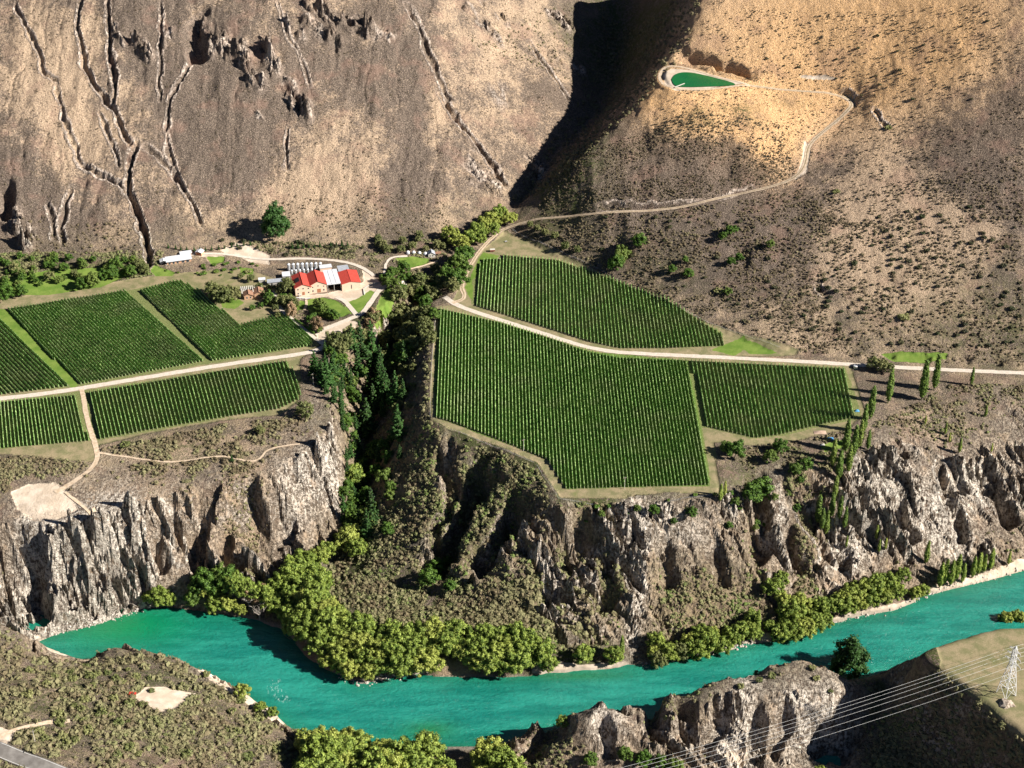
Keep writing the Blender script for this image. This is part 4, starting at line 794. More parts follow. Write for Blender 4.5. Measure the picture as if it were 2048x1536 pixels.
# poplars
POP = [(1843,800,20,'tall dark poplar nearest the road bend, left of a pair'),(1868,780,18,'tall dark poplar right of a pair below the road bend'),(1776,806,17,'dark poplar leaning over the right corner of the vineyard'),(1942,770,9,'short dark poplar standing alone under the far right road')]
for u, v, h_, lb in POP: plant('poplar', u, v, h_, lb, 'poplar tree')
each('poplar', [(1740,838,15),(1726,866,13)], 16, 'poplar in the row at the lower right corner of the vineyard', 'poplar tree', 'poplars at the vineyard corner')
each('poplar', [(1690,905,18),(1706,915,17),(1718,896,15),(1696,945,15),(1676,960,14),(1664,935,14),(1735,900,10)], 18, 'dark green poplar in the dense stand beside the blue tarpaulins', 'poplar tree', 'poplars in the dense stand')
each('bright', [(1440,1003,9),(1449,992,8)], 8, 'slim poplar at the lower right corner of the big vineyard', 'poplar tree', 'slim poplars at the vineyard corner')
each('green', [(1520,1000,11),(1500,1005,8),(1470,915,8),(1452,905,6),(1560,905,7),(1540,925,7),(1590,950,6),(1610,940,6)], 8, 'leafy tree on the rim below the right vineyard', 'tree', 'leafy trees on the rim')
each('poplar', [(1635,1048,13),(1643,1060,12),(1651,1070,12),(1662,1035,12),(1678,1040,11),(1688,1058,10),(1668,1000,12)], 12, 'thin poplar stepping down the steep slope above the rocks', 'poplar tree', 'poplars stepping down the slope')
each('bright', [(1757,1105,8),(1752,1080,8),(1770,1100,6),(1692,1095,6),(1970,835,7),(1890,870,7),(1898,885,6),(1918,906,8),(1982,905,5),(1850,850,6)], 7, 'small pale poplar on the rocky slope', 'poplar tree', 'small pale poplars on the rocky slope')
each('bright', [(1878,1176,14),(1888,1168,15),(1900,1172,15),(1912,1160,13),(1924,1166,12)], 14, 'bright green poplar in the left riverside row', 'poplar tree', 'left row of riverside poplars')
each('bright', [(1944,1156,12),(1955,1150,13),(1966,1146,12),(1980,1140,12)], 12, 'bright green poplar in the middle riverside row', 'poplar tree', 'middle row of riverside poplars')
each('bright', [(2016,1130,9)], 9, 'yellowish poplar, rightmost on the stony river bank', 'poplar tree')
each('poplar', [(1851,1128,13)], 13, 'dark poplar set back behind the riverside rows', 'poplar tree')
each('bright', [(1514,1262,13)], 13, 'single slim poplar beside the small far beach', 'poplar tree')
each('poplar', [(1243,1312,11)], 11, 'slim dark poplar rising behind the sandbank willow', 'poplar tree')
each('olive', [(1760,742,7),(1775,745,6),(1745,738,6)], 6, 'grey-leaved tree at the roadside by the vineyard corner', 'tree', 'grey trees at the roadside')
for k_ in range(14): plant('pine', 338 + k_ * 12.5 + rnd.uniform(-2, 2), 497 + 6 * math.sin(k_ / 3), 3.2, 'small clipped conifer in the dotted row along the mountain foot', 'tree', 'conifer row along the mountain foot')
for k_ in range(11): plant('pine', 585 + k_ * 11, 498 - k_ * .6, rnd.uniform(2.5, 4.5), 'small conifer on the bank behind the silver tanks', 'tree', 'small conifers behind the tanks')

# individually visible shrubs
def shrubs(kind, poly, n, sep, h, label, group): 
    for xy in scatter(poly, n, sep): plant(kind, 0, 0, h * rnd.uniform(.6, 1.45), label, 'shrub', group, xy, 1.1)
shrubs('dshrub', [(1720,430),(2040,400),(2046,715),(1900,700),(1640,690),(1560,640)], 125, 4.2, 2.2, 'dark rounded shrub on the open slope at the far right above the road', 'rounded shrubs on the open right slope')
shrubs('dshrub', [(1080,450),(1500,440),(1560,520),(1560,680),(1350,600),(1120,500)], 45, 5, 2, 'dark shrub on the brown slope above the upper vineyard', 'shrubs above the upper vineyard')
shrubs('gshrub', [(320,535),(520,520),(520,550),(440,552),(360,548),(320,552)], 22, 2.6, 1.7, 'clipped green garden shrub below the white-roofed house', 'garden shrubs below the white-roofed house')
shrubs('shrub', [(20,1330),(420,1340),(560,1450),(600,1530),(150,1520),(20,1430)], 60, 4.5, 2.6, 'olive shrub on the near bank hillside at lower left', 'olive shrubs on the near hillside')
shrubs('shrub', [(1450,1355),(1690,1370),(1660,1390),(1450,1385)], 12, 3, 2, 'green shrub on the flat top of the near cliff', 'shrubs on the near cliff top')
shrubs('gshrub', [(1540,1020),(1300,1020),(1150,1015),(1150,1050),(1520,1060)], 14, 5, 2, 'dark green shrub just under the rim of the big vineyard', 'shrubs under the vineyard rim')
shrubs('dshrub', [(1400,30),(2000,30),(2000,240),(1760,200),(1500,120)], 26, 9, 1.7, 'small dark bush on the golden hillside', 'small bushes on the golden hillside')
for u, v, h_, lb in [(1808,638,3.6,'largest dark thicket on the open right slope'),(1436,585,3,'round grey bush with a black shadow above the upper vineyard'),(1672,385,2.4,'dark bush group below the track bend on the bare hill'),(1777,258,2.4,'dark bush at the end of the short gully right of the track'),(250,892,3,'wide dark shrub beside the farm track junction'),(495,545,2,'lone bush on the tan meadow')]:
    plant('shrub', u, v, h_, lb, 'shrub', None, None, 1.5)

# scrub that nobody could count
def bush_field(name, label, fields, seed, mat):
    g_ = np.random.default_rng(seed); protos = []
    for k_ in range(7):
        v_, f_ = I1; v_ = v_ * g_.uniform(.5, 1.2, (len(v_), 1)) * np.array([1, 1, .85]); v_[:, 2] += .3
        d_ = g_.normal(size=(14, 3)); d_[:, 2] = abs(d_[:, 2]); d_ /= np.linalg.norm(d_, axis=1)[:, None]; c_ = d_ * g_.uniform(.75, 1.3, (14, 1)) + [0, 0, .25]
        sh_ = (c_[:, None] + g_.normal(size=(14, 3, 3)) * .2).reshape(-1, 3); f_ = np.concatenate([f_, np.arange(42).reshape(-1, 3) + len(v_)]); v_ = np.concatenate([v_, sh_]); protos.append((v_, f_))
    Vs = []; Fs = []; Ts = []; o = 0
    for poly, n, r0, r1, dens, t0, t1 in fields:
        w = W2(poly); a = np.array(w); x = g_.uniform(a[:, 0].min(), a[:, 0].max(), n * 5); y = g_.uniform(a[:, 1].min(), a[:, 1].max(), n * 5)
        k_ = inpoly(x, y, w) & (vnoise(x / 16, y / 16, seed) * .6 + vnoise(x / 5, y / 5, seed + 5) * .4 > dens) & (samp(HEAD, x, y) < .3) & (samp(SAND, x, y) < .3) & (samp(LAWN, x, y) < .4) & (samp(river_m, x, y) < .1) & (hz(x, y) > WZ + .6)
        x = x[k_][:n]; y = y[k_][:n]
        for (ww_, rd) in zip([r_[1] for r_ in ROADS], ROADW):
            a2 = np.array(rd)[::2]; d2 = np.full(len(x), 1e9)
            for p, q in zip(a2[:-1], a2[1:]):
                t = np.clip(((x - p[0]) * (q[0] - p[0]) + (y - p[1]) * (q[1] - p[1])) / (((q - p) ** 2).sum() + 1e-6), 0, 1); d2 = np.minimum(d2, np.hypot(x - p[0] - t * (q[0] - p[0]), y - p[1] - t * (q[1] - p[1])))
            k_ = d2 > ww_ / 2 + .8; k_ &= samp(ROCK, x, y) * .6 < g_.uniform(0.05, 1.1, len(x)); x = x[k_]; y = y[k_]
        z_ = hz(x, y); pid = g_.integers(0, 7, len(x)); r_ = r0 + (r1 - r0) * g_.uniform(0, 1, len(x)) ** 2.2; th = g_.uniform(0, 6.28, len(x))
        tint = t0 + (t1 - t0) * np.clip(.5 * g_.uniform(0, 1, len(x)) + .5 * vnoise(x / 9, y / 9, seed + 9), 0, 1)
        for q in range(7):
            k_ = pid == q; v_, f_ = protos[q]; nn = k_.sum()
            if not nn: continue
            c_, s_ = np.cos(th[k_]), np.sin(th[k_]); P = np.stack([c_[:, None] * v_[:, 0] - s_[:, None] * v_[:, 1], s_[:, None] * v_[:, 0] + c_[:, None] * v_[:, 1], np.broadcast_to(v_[:, 2], (nn, len(v_)))], -1) * r_[k_][:, None, None]
            P = P + np.stack([x[k_], y[k_], z_[k_]], -1)[:, None, :]
            Vs.append(P.reshape(-1, 3)); Fs.append((f_[None] + (np.arange(nn) * len(v_))[:, None, None] + o).reshape(-1, 3)); Ts.append(np.repeat(tint[k_], len(v_))); o += nn * len(v_)
    me = np_mesh(name, np.concatenate(Vs), np.concatenate(Fs)); T = np.concatenate(Ts)
    a = me.color_attributes.new('tint', 'FLOAT_COLOR', 'POINT'); a.data.foreach_set('color', np.stack([T, T, T, T * 0 + 1], -1).astype(np.float32).ravel())
    ob = link(name, me, mat); tag(ob, label, 'scrub', None, 'stuff'); return ob
sm = N('scrub_leaf', .8, .1); t0_, _, _, _ = sm.col_attr('tint')
c = sm.mix(sm.ramp(t0_, 0, .35), (.06, .045, .034), (.13, .10, .06)); c = sm.mix(sm.ramp(t0_, .3, .6), c, (.19, .185, .09)); c = sm.mix(sm.ramp(t0_, .6, 1.), c, (.10, .17, .03))
c = sm.mix(sm.ramp(sm.noise(1.4, det=3), .35, .7), c, sm.mix(.5, c, (.30, .25, .15))); sm.color(c)
FR = [(0,0),(1175,0),(1170,180),(1050,300),(1000,400),(900,450),(560,470),(0,500)]
bush_field('mountain_tussocks', 'sparse dark tussocks and small bushes dotted over the dry mountainside', [(FR, 9000, .22, .7, .42, 0, .25), ([(1200,300),(1340,200),(1420,0),(2048,0),(2048,420),(1600,380),(1400,400),(1080,430),(1080,370)], 7500, .22, .8, .38, 0, .25), ([(1200,0),(1400,0),(1380,100),(1290,200),(1150,340),(1050,400),(1020,400),(1150,220),(1190,100)], 2500, .5, 1.8, .2, .25, .6),
  ([(930,90),(1175,0),(1175,190),(1120,150)], 400, .4, 1.3, .3, .3, .6), ([(0,440),(290,470),(290,510),(0,520)], 260, .4, 1.5, .35, .1, .5), ([(560,400),(900,380),(900,470),(600,490)], 600, .3, 1, .4, .0, .4)], 3, sm.m)
bush_field('slope_scrub', 'dense brown scrub covering the slope above the vineyards', [([(1060,445),(1400,412),(1600,380),(1700,450),(1640,600),(1720,715),(1560,700),(1350,620),(1200,545),(1060,475)], 6500, .35, 1.15, .33, 0, .55),
  ([(1600,370),(1760,330),(1900,360),(2048,300),(2048,440),(1850,450),(1640,460)], 1500, .3, 1., .47, .05, .4), ([(1640,430),(1760,445),(1850,405),(1960,430),(2048,400),(2048,735),(1720,715)], 3400, .3, 1.2, .42, .05, .5), ([(1060,440),(1320,420),(1400,400),(1600,350),(1560,250),(1350,230),(1100,370)], 4200, .3, .9, .35, 0, .35)], 5, sm.m)
bush_field('cliff_scrub', 'thick olive and brown scrub on the slopes between terrace and river', [([(856,845),(905,866),(1000,903),(1075,940),(1112,1008),(1440,1000),(1700,900),(1750,1160),(1500,1260),(1060,1310),(640,1290),(640,1150),(760,1000)], 17000, .35, 1.7, .3, .12, 1.1),
  ([(1130,1030),(1260,1040),(1240,1200),(1290,1260),(1060,1290),(940,1250),(1060,1130)], 1800, 1.0, 2.6, .4, .35, .85), ([(640,1170),(860,1180),(1000,1260),(700,1290)], 700, .8, 2.2, .42, .2, .8),
  ([(205,900),(440,850),(640,830),(690,950),(640,1110),(400,1100),(200,1010)], 5200, .3, 1.5, .34, .05, .75), ([(205,895),(640,840),(640,960),(240,1000)], 500, .9, 2.2, .45, .2, .7), ([(0,915),(200,905),(200,1000),(0,1200)], 1800, .4, 1.5, .42, .1, .8), ([(1480,900),(1740,850),(1900,770),(2048,770),(2048,1130),(1750,1180),(1500,1000)], 8000, .3, 1.4, .34, .1, .9),
  ([(620,740),(700,700),(860,640),(860,840),(760,1100),(660,1100)], 2200, .5, 1.8, .3, .3, .9), ([(200,1010),(640,1100),(600,1230),(100,1240),(100,1060)], 3600, .3, 1.3, .44, .1, .75)], 7, sm.m)
bush_field('near_bank_scrub', 'thick grey-green scrub on the near bank of the river', [([(0,1240),(300,1300),(600,1440),(860,1640),(0,1640)], 7500, .3, 2.3, .36, .2, .85), ([(0,1240),(300,1300),(600,1440),(860,1640),(0,1640)], 3000, .25, .8, .1, .1, .6), ([(1040,1450),(1600,1310),(1760,1380),(1700,1640),(950,1640)], 6500, .35, 1.5, .28, .2, .9), ([(1700,1400),(1900,1340),(2048,1480),(2048,1640),(1700,1640)], 4200, .5, 2.0, .15, .3, .9), ([(1780,1310),(1900,1262),(2048,1240),(2048,1228),(1850,1275)], 260, .5, 1.3, .2, .3, .8)], 9, sm.m)
bush_field('garden_scrub', 'green undergrowth in the band between mountain and vineyard', [([(0,505),(290,510),(330,500),(300,560),(0,600)], 1500, .4, 1.5, .28, .4, 1.), ([(480,480),(760,490),(780,560),(720,520),(480,500)], 800, .4, 1.2, .35, .3, .8), ([(740,500),(900,470),(900,560),(800,560)], 700, .5, 1.5, .3, .4, .9), ([(560,560),(600,600),(640,690),(600,690),(545,600)], 120, .4, 1.1, .3, .5, 1.), ([(650,680),(860,560),(860,700),(700,740)], 900, .5, 1.8, .25, .4, 1.)], 11, sm.m)
# ------------------------------------------------------------------ vineyards
VM = N('vine_leaf', .6, .25); nz = VM.noise(.5, det=4, rough=.65); c = VM.mix(VM.ramp(nz, .38, .62), (.10, .23, .05), (.34, .48, .17)); c = VM.mix(VM.ramp(VM.noise(.04), .5, .65), c, VM.mix(nz, (.16, .25, .08), (.38, .46, .22)))
c = VM.mix(VM.ramp(VM.noise(1.3, det=2), .66, .74), c, (.38, .42, .18)); VM.color(c); VM = VM.m
POST = N('post_wood', .9); POST.color((.42, .36, .28)); POST = POST.m
postme = limb_mesh([((0, 0, -.3), (0, 0, 1.9), .09, .08)], 6, 'end_post')
postme.materials.append(POST)
def clip(p, q, poly):
    ts = [0, 1]; d = (q[0] - p[0], q[1] - p[1])
    for a, b in zip(poly, poly[1:] + poly[:1]):
        e = (b[0] - a[0], b[1] - a[1]); den = d[0] * e[1] - d[1] * e[0]
        if abs(den) < 1e-9: continue
        t = ((a[0] - p[0]) * e[1] - (a[1] - p[1]) * e[0]) / den; s_ = ((a[0] - p[0]) * d[1] - (a[1] - p[1]) * d[0]) / den
        if 0 < t < 1 and 0 <= s_ <= 1: ts.append(t)
    ts.sort(); out = []
    for a, b in zip(ts, ts[1:]):
        m_ = (a + b) / 2; pt = (p[0] + d[0] * m_, p[1] + d[1] * m_)
        if inpoly(np.array([pt[0]]), np.array([pt[1]]), poly)[0]: out.append((a, b))
    if not out: return None
    a, b = max(out, key=lambda q_: q_[1] - q_[0])
    return (p[0] + d[0] * a, p[1] + d[1] * a), (p[0] + d[0] * b, p[1] + d[1] * b)
def vine_row(p, q, label, group, seed, hgt=1.45, wid=.85):
    g_ = np.random.default_rng(seed); ln = math.hypot(q[0] - p[0], q[1] - p[1])
    if ln < 6: return
    n = int(ln / .8); t = np.linspace(0, 1, n + 1); dx, dy = (q[0] - p[0]) / ln, (q[1] - p[1]) / ln
    zb = hz(p[0] + dx * ln * t, p[1] + dy * ln * t)
    o = thing('vine_row', label, 'vine row', (p[0], p[1], 0), 0, group)
    vig = .75 + .5 * vnoise(p[0] / 14 + t * 0 + dx * ln * t / 14, p[1] / 14 + dy * ln * t / 14, 31); hh = hgt * vig * g_.uniform(.86, 1.1, n + 1); ww = wid * .5 * vig * g_.uniform(.55, 1.4, n + 1)
    prof = [(-1, .15), (-1.15, .6), (-.45, 1), (.45, 1.02), (1.15, .6), (1, .15)]
    V = np.zeros((n + 1, 6, 3))
    for k_, (a, b) in enumerate(prof):
        off = a * ww + g_.uniform(-.1, .1, n + 1); V[:, k_, 0] = dx * ln * t - dy * off; V[:, k_, 1] = dy * ln * t + dx * off; V[:, k_, 2] = zb + b * hh * g_.uniform(.9, 1.1, n + 1)
    V[0, :, :2] *= 1; idx = np.arange((n + 1) * 6).reshape(n + 1, 6)
    f = np.stack([idx[:-1, :-1], idx[1:, :-1], idx[1:, 1:], idx[:-1, 1:]], -1).reshape(-1, 4)
    cap = np.array([idx[0, [0, 1, 4, 5]], idx[0, [1, 2, 3, 4]], idx[-1, [5, 4, 1, 0]], idx[-1, [4, 3, 2, 1]]])
    nl = int(ln * 2.2); s_ = g_.uniform(0, ln, nl); of = g_.uniform(-.36, .36, nl); zz = g_.uniform(.5, 1.25, nl) * hgt + np.interp(s_ / ln, t, zb)
    cx_ = np.stack([dx * s_ - dy * of, dy * s_ + dx * of, zz], -1); q4 = cx_[:, None, :] + g_.normal(size=(nl, 4, 3)) * .11
    F2 = np.arange(nl * 4).reshape(-1, 4) + V.size // 3
    link('foliage', np_mesh('foliage', np.concatenate([V.reshape(-1, 3), q4.reshape(-1, 3)]), np.concatenate([f, cap, F2])), VM, o)
    for e, zz in ((-.5, zb[0]), (ln + .5, zb[-1])):
        c_ = link('end_post', postme, None, o); c_.location = (dx * e, dy * e, zz)
    return o
BLK = [
 ('big vineyard below the right road', [(880,617),(1000,645),(1100,676),(1180,704),(1240,716),(1376,722),(1400,850),(1424,970),(1130,978),(1110,945),(1092,918),(1055,903),(980,872),(900,843),(866,834),(870,720)], [(881,600),(864,1000)], [(1370,690),(1428,1000)], 76),
 ('square vineyard right of the big one', [(1383,722),(1500,728),(1690,738),(1702,770),(1712,835),(1640,850),(1560,870),(1510,876),(1450,862),(1408,852)], [(1377,700),(1413,900)], [(1680,720),(1718,900)], 38),
 ('upper vineyard above the right road', [(942,560),(965,520),(1004,518),(1008,510),(1060,516),(1115,520),(1200,550),(1330,604),(1445,668),(1448,692),(1330,697),(1240,697),(1180,684),(1080,652),(945,610)], [(962,490),(942,720)], [(1395,490),(1452,720)], 68),
 ('left vineyard between the grass strip and the tan track', [(8,620),(250,582),(412,722),(160,769)], [(5,608),(170,788)], [(238,570),(428,738)], 38),
 ('vineyard between the tan track and the restaurant', [(280,583),(360,560),(400,583),(480,650),(560,630),(578,632),(628,680),(622,692),(425,722)], [(262,565),(432,730)], [(515,560),(655,690)], 34),
 ('far left vineyard above the gravel road', [(-60,640),(0,636),(142,772),(0,790),(-60,797)], [(-215,620),(-40,810)], [(-15,620),(160,790)], 22),
 ('lower left corner vineyard', [(-50,805),(0,805),(155,791),(178,882),(0,897),(-50,899)], [(-52,780),(-48,920)], [(151,780),(181,905)], 29),
 ('lower vineyard below the gravel road', [(180,786),(400,749),(578,722),(604,785),(598,800),(560,818),(440,836),(290,862),(198,879)], [(174,770),(204,900)], [(573,710),(622,860)], 51),
]
sd_ = 100; ROWS = []
for nm, poly, A, B, n in BLK:
    P = [wp(u, v, 0) for u, v in poly]; a0, a1 = (wp(*q_, 0) for q_ in A); b0, b1 = (wp(*q_, 0) for q_ in B)
    for k_ in range(n + 1):
        f = (k_ + .3) / n; p0 = tuple(a0[j] + (b0[j] - a0[j]) * f for j in (0, 1)); p1 = tuple(a1[j] + (b1[j] - a1[j]) * f for j in (0, 1))
        r_ = clip(p0, p1, P); sd_ += 1
        if r_: ROWS.append((r_, nm, k_ == 0, sd_))
ROWS.sort(key=lambda q_: -math.dist(*q_[0]))
for r_, nm, first, s0 in ROWS[:300]:
    lb = 'leftmost vine row of the ' + nm if first else 'trained green vine row inside the ' + nm
    vine_row(*r_, lb, None if first else 'vine rows of the ' + nm, s0, 1.9, .42)
rest = []
for r_, nm, first, s0 in ROWS[300:]:
    o_ = vine_row(*r_, 'x', None, s0, 1.9, .42)
    if o_: rest.append(o_)
vv_ = []; ff_ = []; n_ = 0
for o_ in rest:
    for ch in list(o_.children):
        me = ch.data
        if ch.name.startswith('foliage'):
            a_ = np.empty(len(me.vertices) * 3); me.vertices.foreach_get('co', a_); b_ = np.empty(len(me.loops), np.int32); me.loops.foreach_get('vertex_index', b_)
            vv_.append(a_.reshape(-1, 3) + np.array(o_.location)); ff_.append(b_.reshape(-1, 4) + n_); n_ += len(me.vertices)
        bpy.data.objects.remove(ch)
    bpy.data.objects.remove(o_)
if vv_: tag(link('short_vine_rows', np_mesh('short_vine_rows', np.concatenate(vv_), np.concatenate(ff_)), VM), 'short vine rows at the narrow ends of the vineyard blocks', 'vine rows', None, 'stuff')

# ------------------------------------------------------------------ building helpers
class MB:
    def __init__(s): s.v = []; s.f = []
    def add(s, v, f): o = len(s.v); s.v += [tuple(q) for q in v]; s.f += [tuple(i + o for i in q) for q in f]; return s
    def box(s, x0, y0, z0, x1, y1, z1):
        return s.add([(x0,y0,z0),(x1,y0,z0),(x1,y1,z0),(x0,y1,z0),(x0,y0,z1),(x1,y0,z1),(x1,y1,z1),(x0,y1,z1)], [(0,3,2,1),(4,5,6,7),(0,1,5,4),(1,2,6,5),(2,3,7,6),(3,0,4,7)])
    def cyl(s, x, y, z0, z1, r0, r1, n=14):
        v = [(x + math.cos(6.2832 * k_ / n) * r_, y + math.sin(6.2832 * k_ / n) * r_, z_) for z_, r_ in ((z0, r0), (z1, r1)) for k_ in range(n)]
        return s.add(v, [(k_, (k_ + 1) % n, n + (k_ + 1) % n, n + k_) for k_ in range(n)] + [tuple(range(n))[::-1], tuple(range(n, 2 * n))])
    def bar(s, p, q, r_=.05, n=4):
        p = Vector(p); q = Vector(q); d = (q - p).normalized(); a = d.orthogonal().normalized(); b = d.cross(a)
        v = [c_ + (a * math.cos(6.2832 * k_ / n) + b * math.sin(6.2832 * k_ / n)) * r_ for c_ in (p, q) for k_ in range(n)]
        return s.add(v, [(k_, (k_ + 1) % n, n + (k_ + 1) % n, n + k_) for k_ in range(n)] + [tuple(range(n))[::-1], tuple(range(n, 2 * n))])
    def build(s, name, mat, parent=None, smooth=False):
        me = bpy.data.meshes.new(name); me.from_pydata(s.v, [], s.f); me.update(); me.materials.append(mat)
        if smooth:
            for p in me.polygons: p.use_smooth = True
        o = bpy.data.objects.new(name, me); col.objects.link(o); o.parent = parent; return o
def flat(name, c1, c2=None, sc=.8, rough=.8, spec=.2, metal=0):
    q = N(name, rough, spec); q.b.inputs['Metallic'].default_value = metal
    q.color(q.mix(q.ramp(q.noise(sc, det=5), .3, .7), c1, c2 or tuple(x * .82 for x in c1))); return q.m
RED = flat('red_roof', (.60, .085, .06), (.46, .06, .045), 1.2, .5); PLAS = flat('peach_plaster', (.82, .60, .46), (.76, .54, .40)); WHITE = flat('white_metal', (.74, .75, .78), (.6, .62, .66), .5, .45); GREY = flat('grey_metal', (.42, .44, .48), (.33, .35, .39), .6, .5)
DKW = flat('dark_opening', (.03, .03, .035)); BRN = flat('brown_roof', (.36, .20, .13), (.27, .15, .10), 1.5); STONE = flat('ochre_wall', (.6, .36, .22), (.5, .3, .19)); STEEL = flat('brushed_steel', (.72, .73, .75), (.6, .62, .65), 1, .3, .5, .5)
CONC = flat('concrete', (.5, .47, .43), (.4, .38, .35)); WOOD = flat('weathered_wood', (.35, .26, .18)); BLUE = flat('blue_tarp', (.10, .32, .55), (.08, .26, .5)); REDP = flat('red_paint', (.6, .05, .03)); GLASS = flat('window_glass', (.05, .06, .07), None, 1, .15, .5); DOORM = flat('door_wood', (.42, .18, .1)); CREAM = flat('cream_paint', (.7, .66, .58))
def gable(t, w, d, h, rise, wall, roofm, ov=.5, x0=0, y0=0, z0=-.5, ribs=True):
    m = MB(); m.box(x0, y0, z0, x0 + w, y0 + d, h); m.add([(x0, y0, h), (x0 + w, y0, h), (x0 + w / 2, y0, h + rise), (x0, y0 + d, h), (x0 + w, y0 + d, h), (x0 + w / 2, y0 + d, h + rise)], [(0, 1, 2), (4, 3, 5)])
    m.build('wall', wall, t)
    r_ = MB(); k_ = rise / (w / 2)
    for sx_, xe in ((-1, x0 - ov), (1, x0 + w + ov)):
        xm = x0 + w / 2; ze = h - ov * k_ + .03; zm = h + rise + .03; ya, yb = y0 - ov, y0 + d + ov
        r_.add([(xe, ya, ze), (xm, ya, zm), (xm, yb, zm), (xe, yb, ze), (xe, ya, ze + .22), (xm, ya, zm + .22), (xm, yb, zm + .22), (xe, yb, ze + .22)], [(0,1,2,3),(4,7,6,5),(0,4,5,1),(3,2,6,7),(0,3,7,4),(1,5,6,2)])
    rf = r_.build('roof', roofm, t)
    rc = MB(); rc.bar((x0 + w / 2, y0 - ov, h + rise + .28), (x0 + w / 2, y0 + d + ov, h + rise + .28), .14, 6); rc.build('ridge_cap', roofm, rf)
    return rf
def windows(t, lst, mat=None, name='window', dep=.06):
    for x, z_, w, h in lst:
        fr = MB().box(x - w / 2 - .12, -dep, z_ - .12, x + w / 2 + .12, .02, z_ + h + .12).build(name, CREAM if name == 'window' else DOORM, t)
        MB().box(x - w / 2, -dep - .04, z_, x + w / 2, -dep - .002, z_ + h).build('pane' if name == 'window' else 'panel', mat or GLASS, fr)
def site(u, v, z=0):
    x, y = wp(u, v, z); return (x, y, float(hz(x, y)))
A15 = R(14)
t = thing('winery_building', 'left red-roofed winery house with a dark skylight well in its roof', 'building', site(591.5, 592), A15)
rf = gable(t, 11.6, 18, 6.4, 2.6, PLAS, RED)
sk = MB().box(0, 0, 0, 3.1, 5.6, .34).build('skylight_well', DKW, rf); sk.location = (1.4, 6.2, 7.25); sk.rotation_euler = (0, -math.atan(2.6 / 5.8), 0)
windows(t, [(2, 4.6, .9, 1.0), (5.8, 4.9, .9, 1.0), (9.6, 4.6, .9, 1.0), (2, 1.2, .9, 1.1), (9.6, 1.2, .9, 1.1)]); windows(t, [(5.8, .1, 1.6, 2.4)], DOORM, 'door')
t = thing('winery_building', 'middle red-roofed winery house beside the white flat roof', 'building', (*site(620.5, 588)[:2], 0), A15)
gable(t, 12.2, 17, 6.8, 3.0, PLAS, RED)
windows(t, [(2.2, 4.9, .8, .8), (6.1, 5.6, .8, .8), (10.2, 4.9, .8, .8), (10.2, 1.6, .9, 1.3), (2.2, 1.6, .9, 1.3)]); windows(t, [(6.6, .5, 2.4, 2.8)], DOORM, 'door')
t = thing('winery_canopy', 'white flat-roofed canopy between the red roofs, open and dark below', 'canopy', (*site(655, 583)[:2], 0), A15)
MB().box(0, 0, 5.3, 10.4, 22, 5.75).build('roof', WHITE, t); b_ = MB()
for x_ in (3.4, 6.9): b_.box(x_ - .1, .2, 5.76, x_ + .1, 21.8, 5.86)
b_.build('roof_seam', GREY, t)
MB().box(.2, 6, -.5, 10.2, 6.3, 5.3).build('back_wall', DKW, t); MB().box(0.05, 6.3, -.5, .3, 21.6, 5.3).build('side_wall', PLAS, t)
for x_ in (.4, 5.2, 9.9): MB().box(x_ - .15, .3, -.5, x_ + .15, .6, 5.3).build('post', CONC, t)
t = thing('winery_building', 'right red-roofed winery barn with one narrow dark slot in its front', 'building', (*site(684.5, 582)[:2], 0), A15)
gable(t, 13.6, 18, 5.6, 1.5, PLAS, RED, .4); windows(t, [(7, 1.0, .5, 3.4)], DKW)
t = thing('plant_room', 'grey flat-roofed plant room behind the right red barn', 'building', (*site(679, 556)[:2], 0), A15)
MB().box(0, 0, -.5, 7.6, 7, 4.9).build('wall', GREY, t); MB().box(-.3, -.3, 4.9, 7.9, 9.5, 5.2).build('roof', GREY, t)
t = thing('barrel_hall', 'pale flat roof behind the middle red winery house', 'building', (*site(641, 548)[:2], 0), A15)
MB().box(0, 0, -.5, 8.6, 4.4, 4.7).build('wall', PLAS, t); MB().box(-.3, -.3, 4.7, 8.9, 4.7, 5.0).build('roof', WHITE, t)
t = thing('service_shed', 'long grey roof running left from the left winery house', 'building', (*site(536, 572)[:2], 0), R(10))
MB().box(0, 0, -.5, 15, 4.6, 2.7).build('wall', CONC, t); MB().box(-.4, -.4, 2.7, 15.4, 5, 2.95).build('roof', GREY, t); windows(t, [(3, .1, 1, 2), (8, 1, 1.6, 1.1), (12, 1, 1.6, 1.1)])
t = thing('service_shed', 'square grey roofed porch touching the left winery house', 'building', (*site(566, 560)[:2], 0), R(10))
MB().box(0, 0, -.5, 5.4, 6.4, 3.0).build('wall', CONC, t); MB().box(-.3, -.3, 3.0, 5.7, 6.7, 3.25).build('roof', WHITE, t)
t = thing('service_shed', 'small white-roofed shed at the left end of the long grey roof', 'shed', (*site(518, 566)[:2], 0), R(10))
MB().box(0, 0, -.5, 4.6, 3.2, 2.4).build('wall', CONC, t); MB().box(-.3, -.3, 2.4, 4.9, 3.5, 2.6).build('roof', WHITE, t)
t = thing('restaurant', 'restaurant with twin brown gables and a pale slatted pergola', 'building', site(489, 600), R(12))
gable(t, 6.4, 6.2, 3.1, 1.6, STONE, BRN); gable(t, 6.6, 7.6, 3.2, 1.5, STONE, BRN, .5, 7.4, 1.2)
windows(t, [(2, .9, .9, 1.4), (4.6, .9, .9, 1.4)]); b_ = MB()
for k_ in range(12): b_.box(-1.6 + k_ * 1.35, 9.4, 2.9, -1.0 + k_ * 1.35, 15, 3.05)
b_.build('pergola_slats', CREAM, t); b_ = MB()
for x_ in (-1.5, 4, 9, 14.2):
    for y_ in (9.5, 14.8): b_.box(x_ - .1, y_ - .1, -.5, x_ + .1, y_ + .1, 2.9)
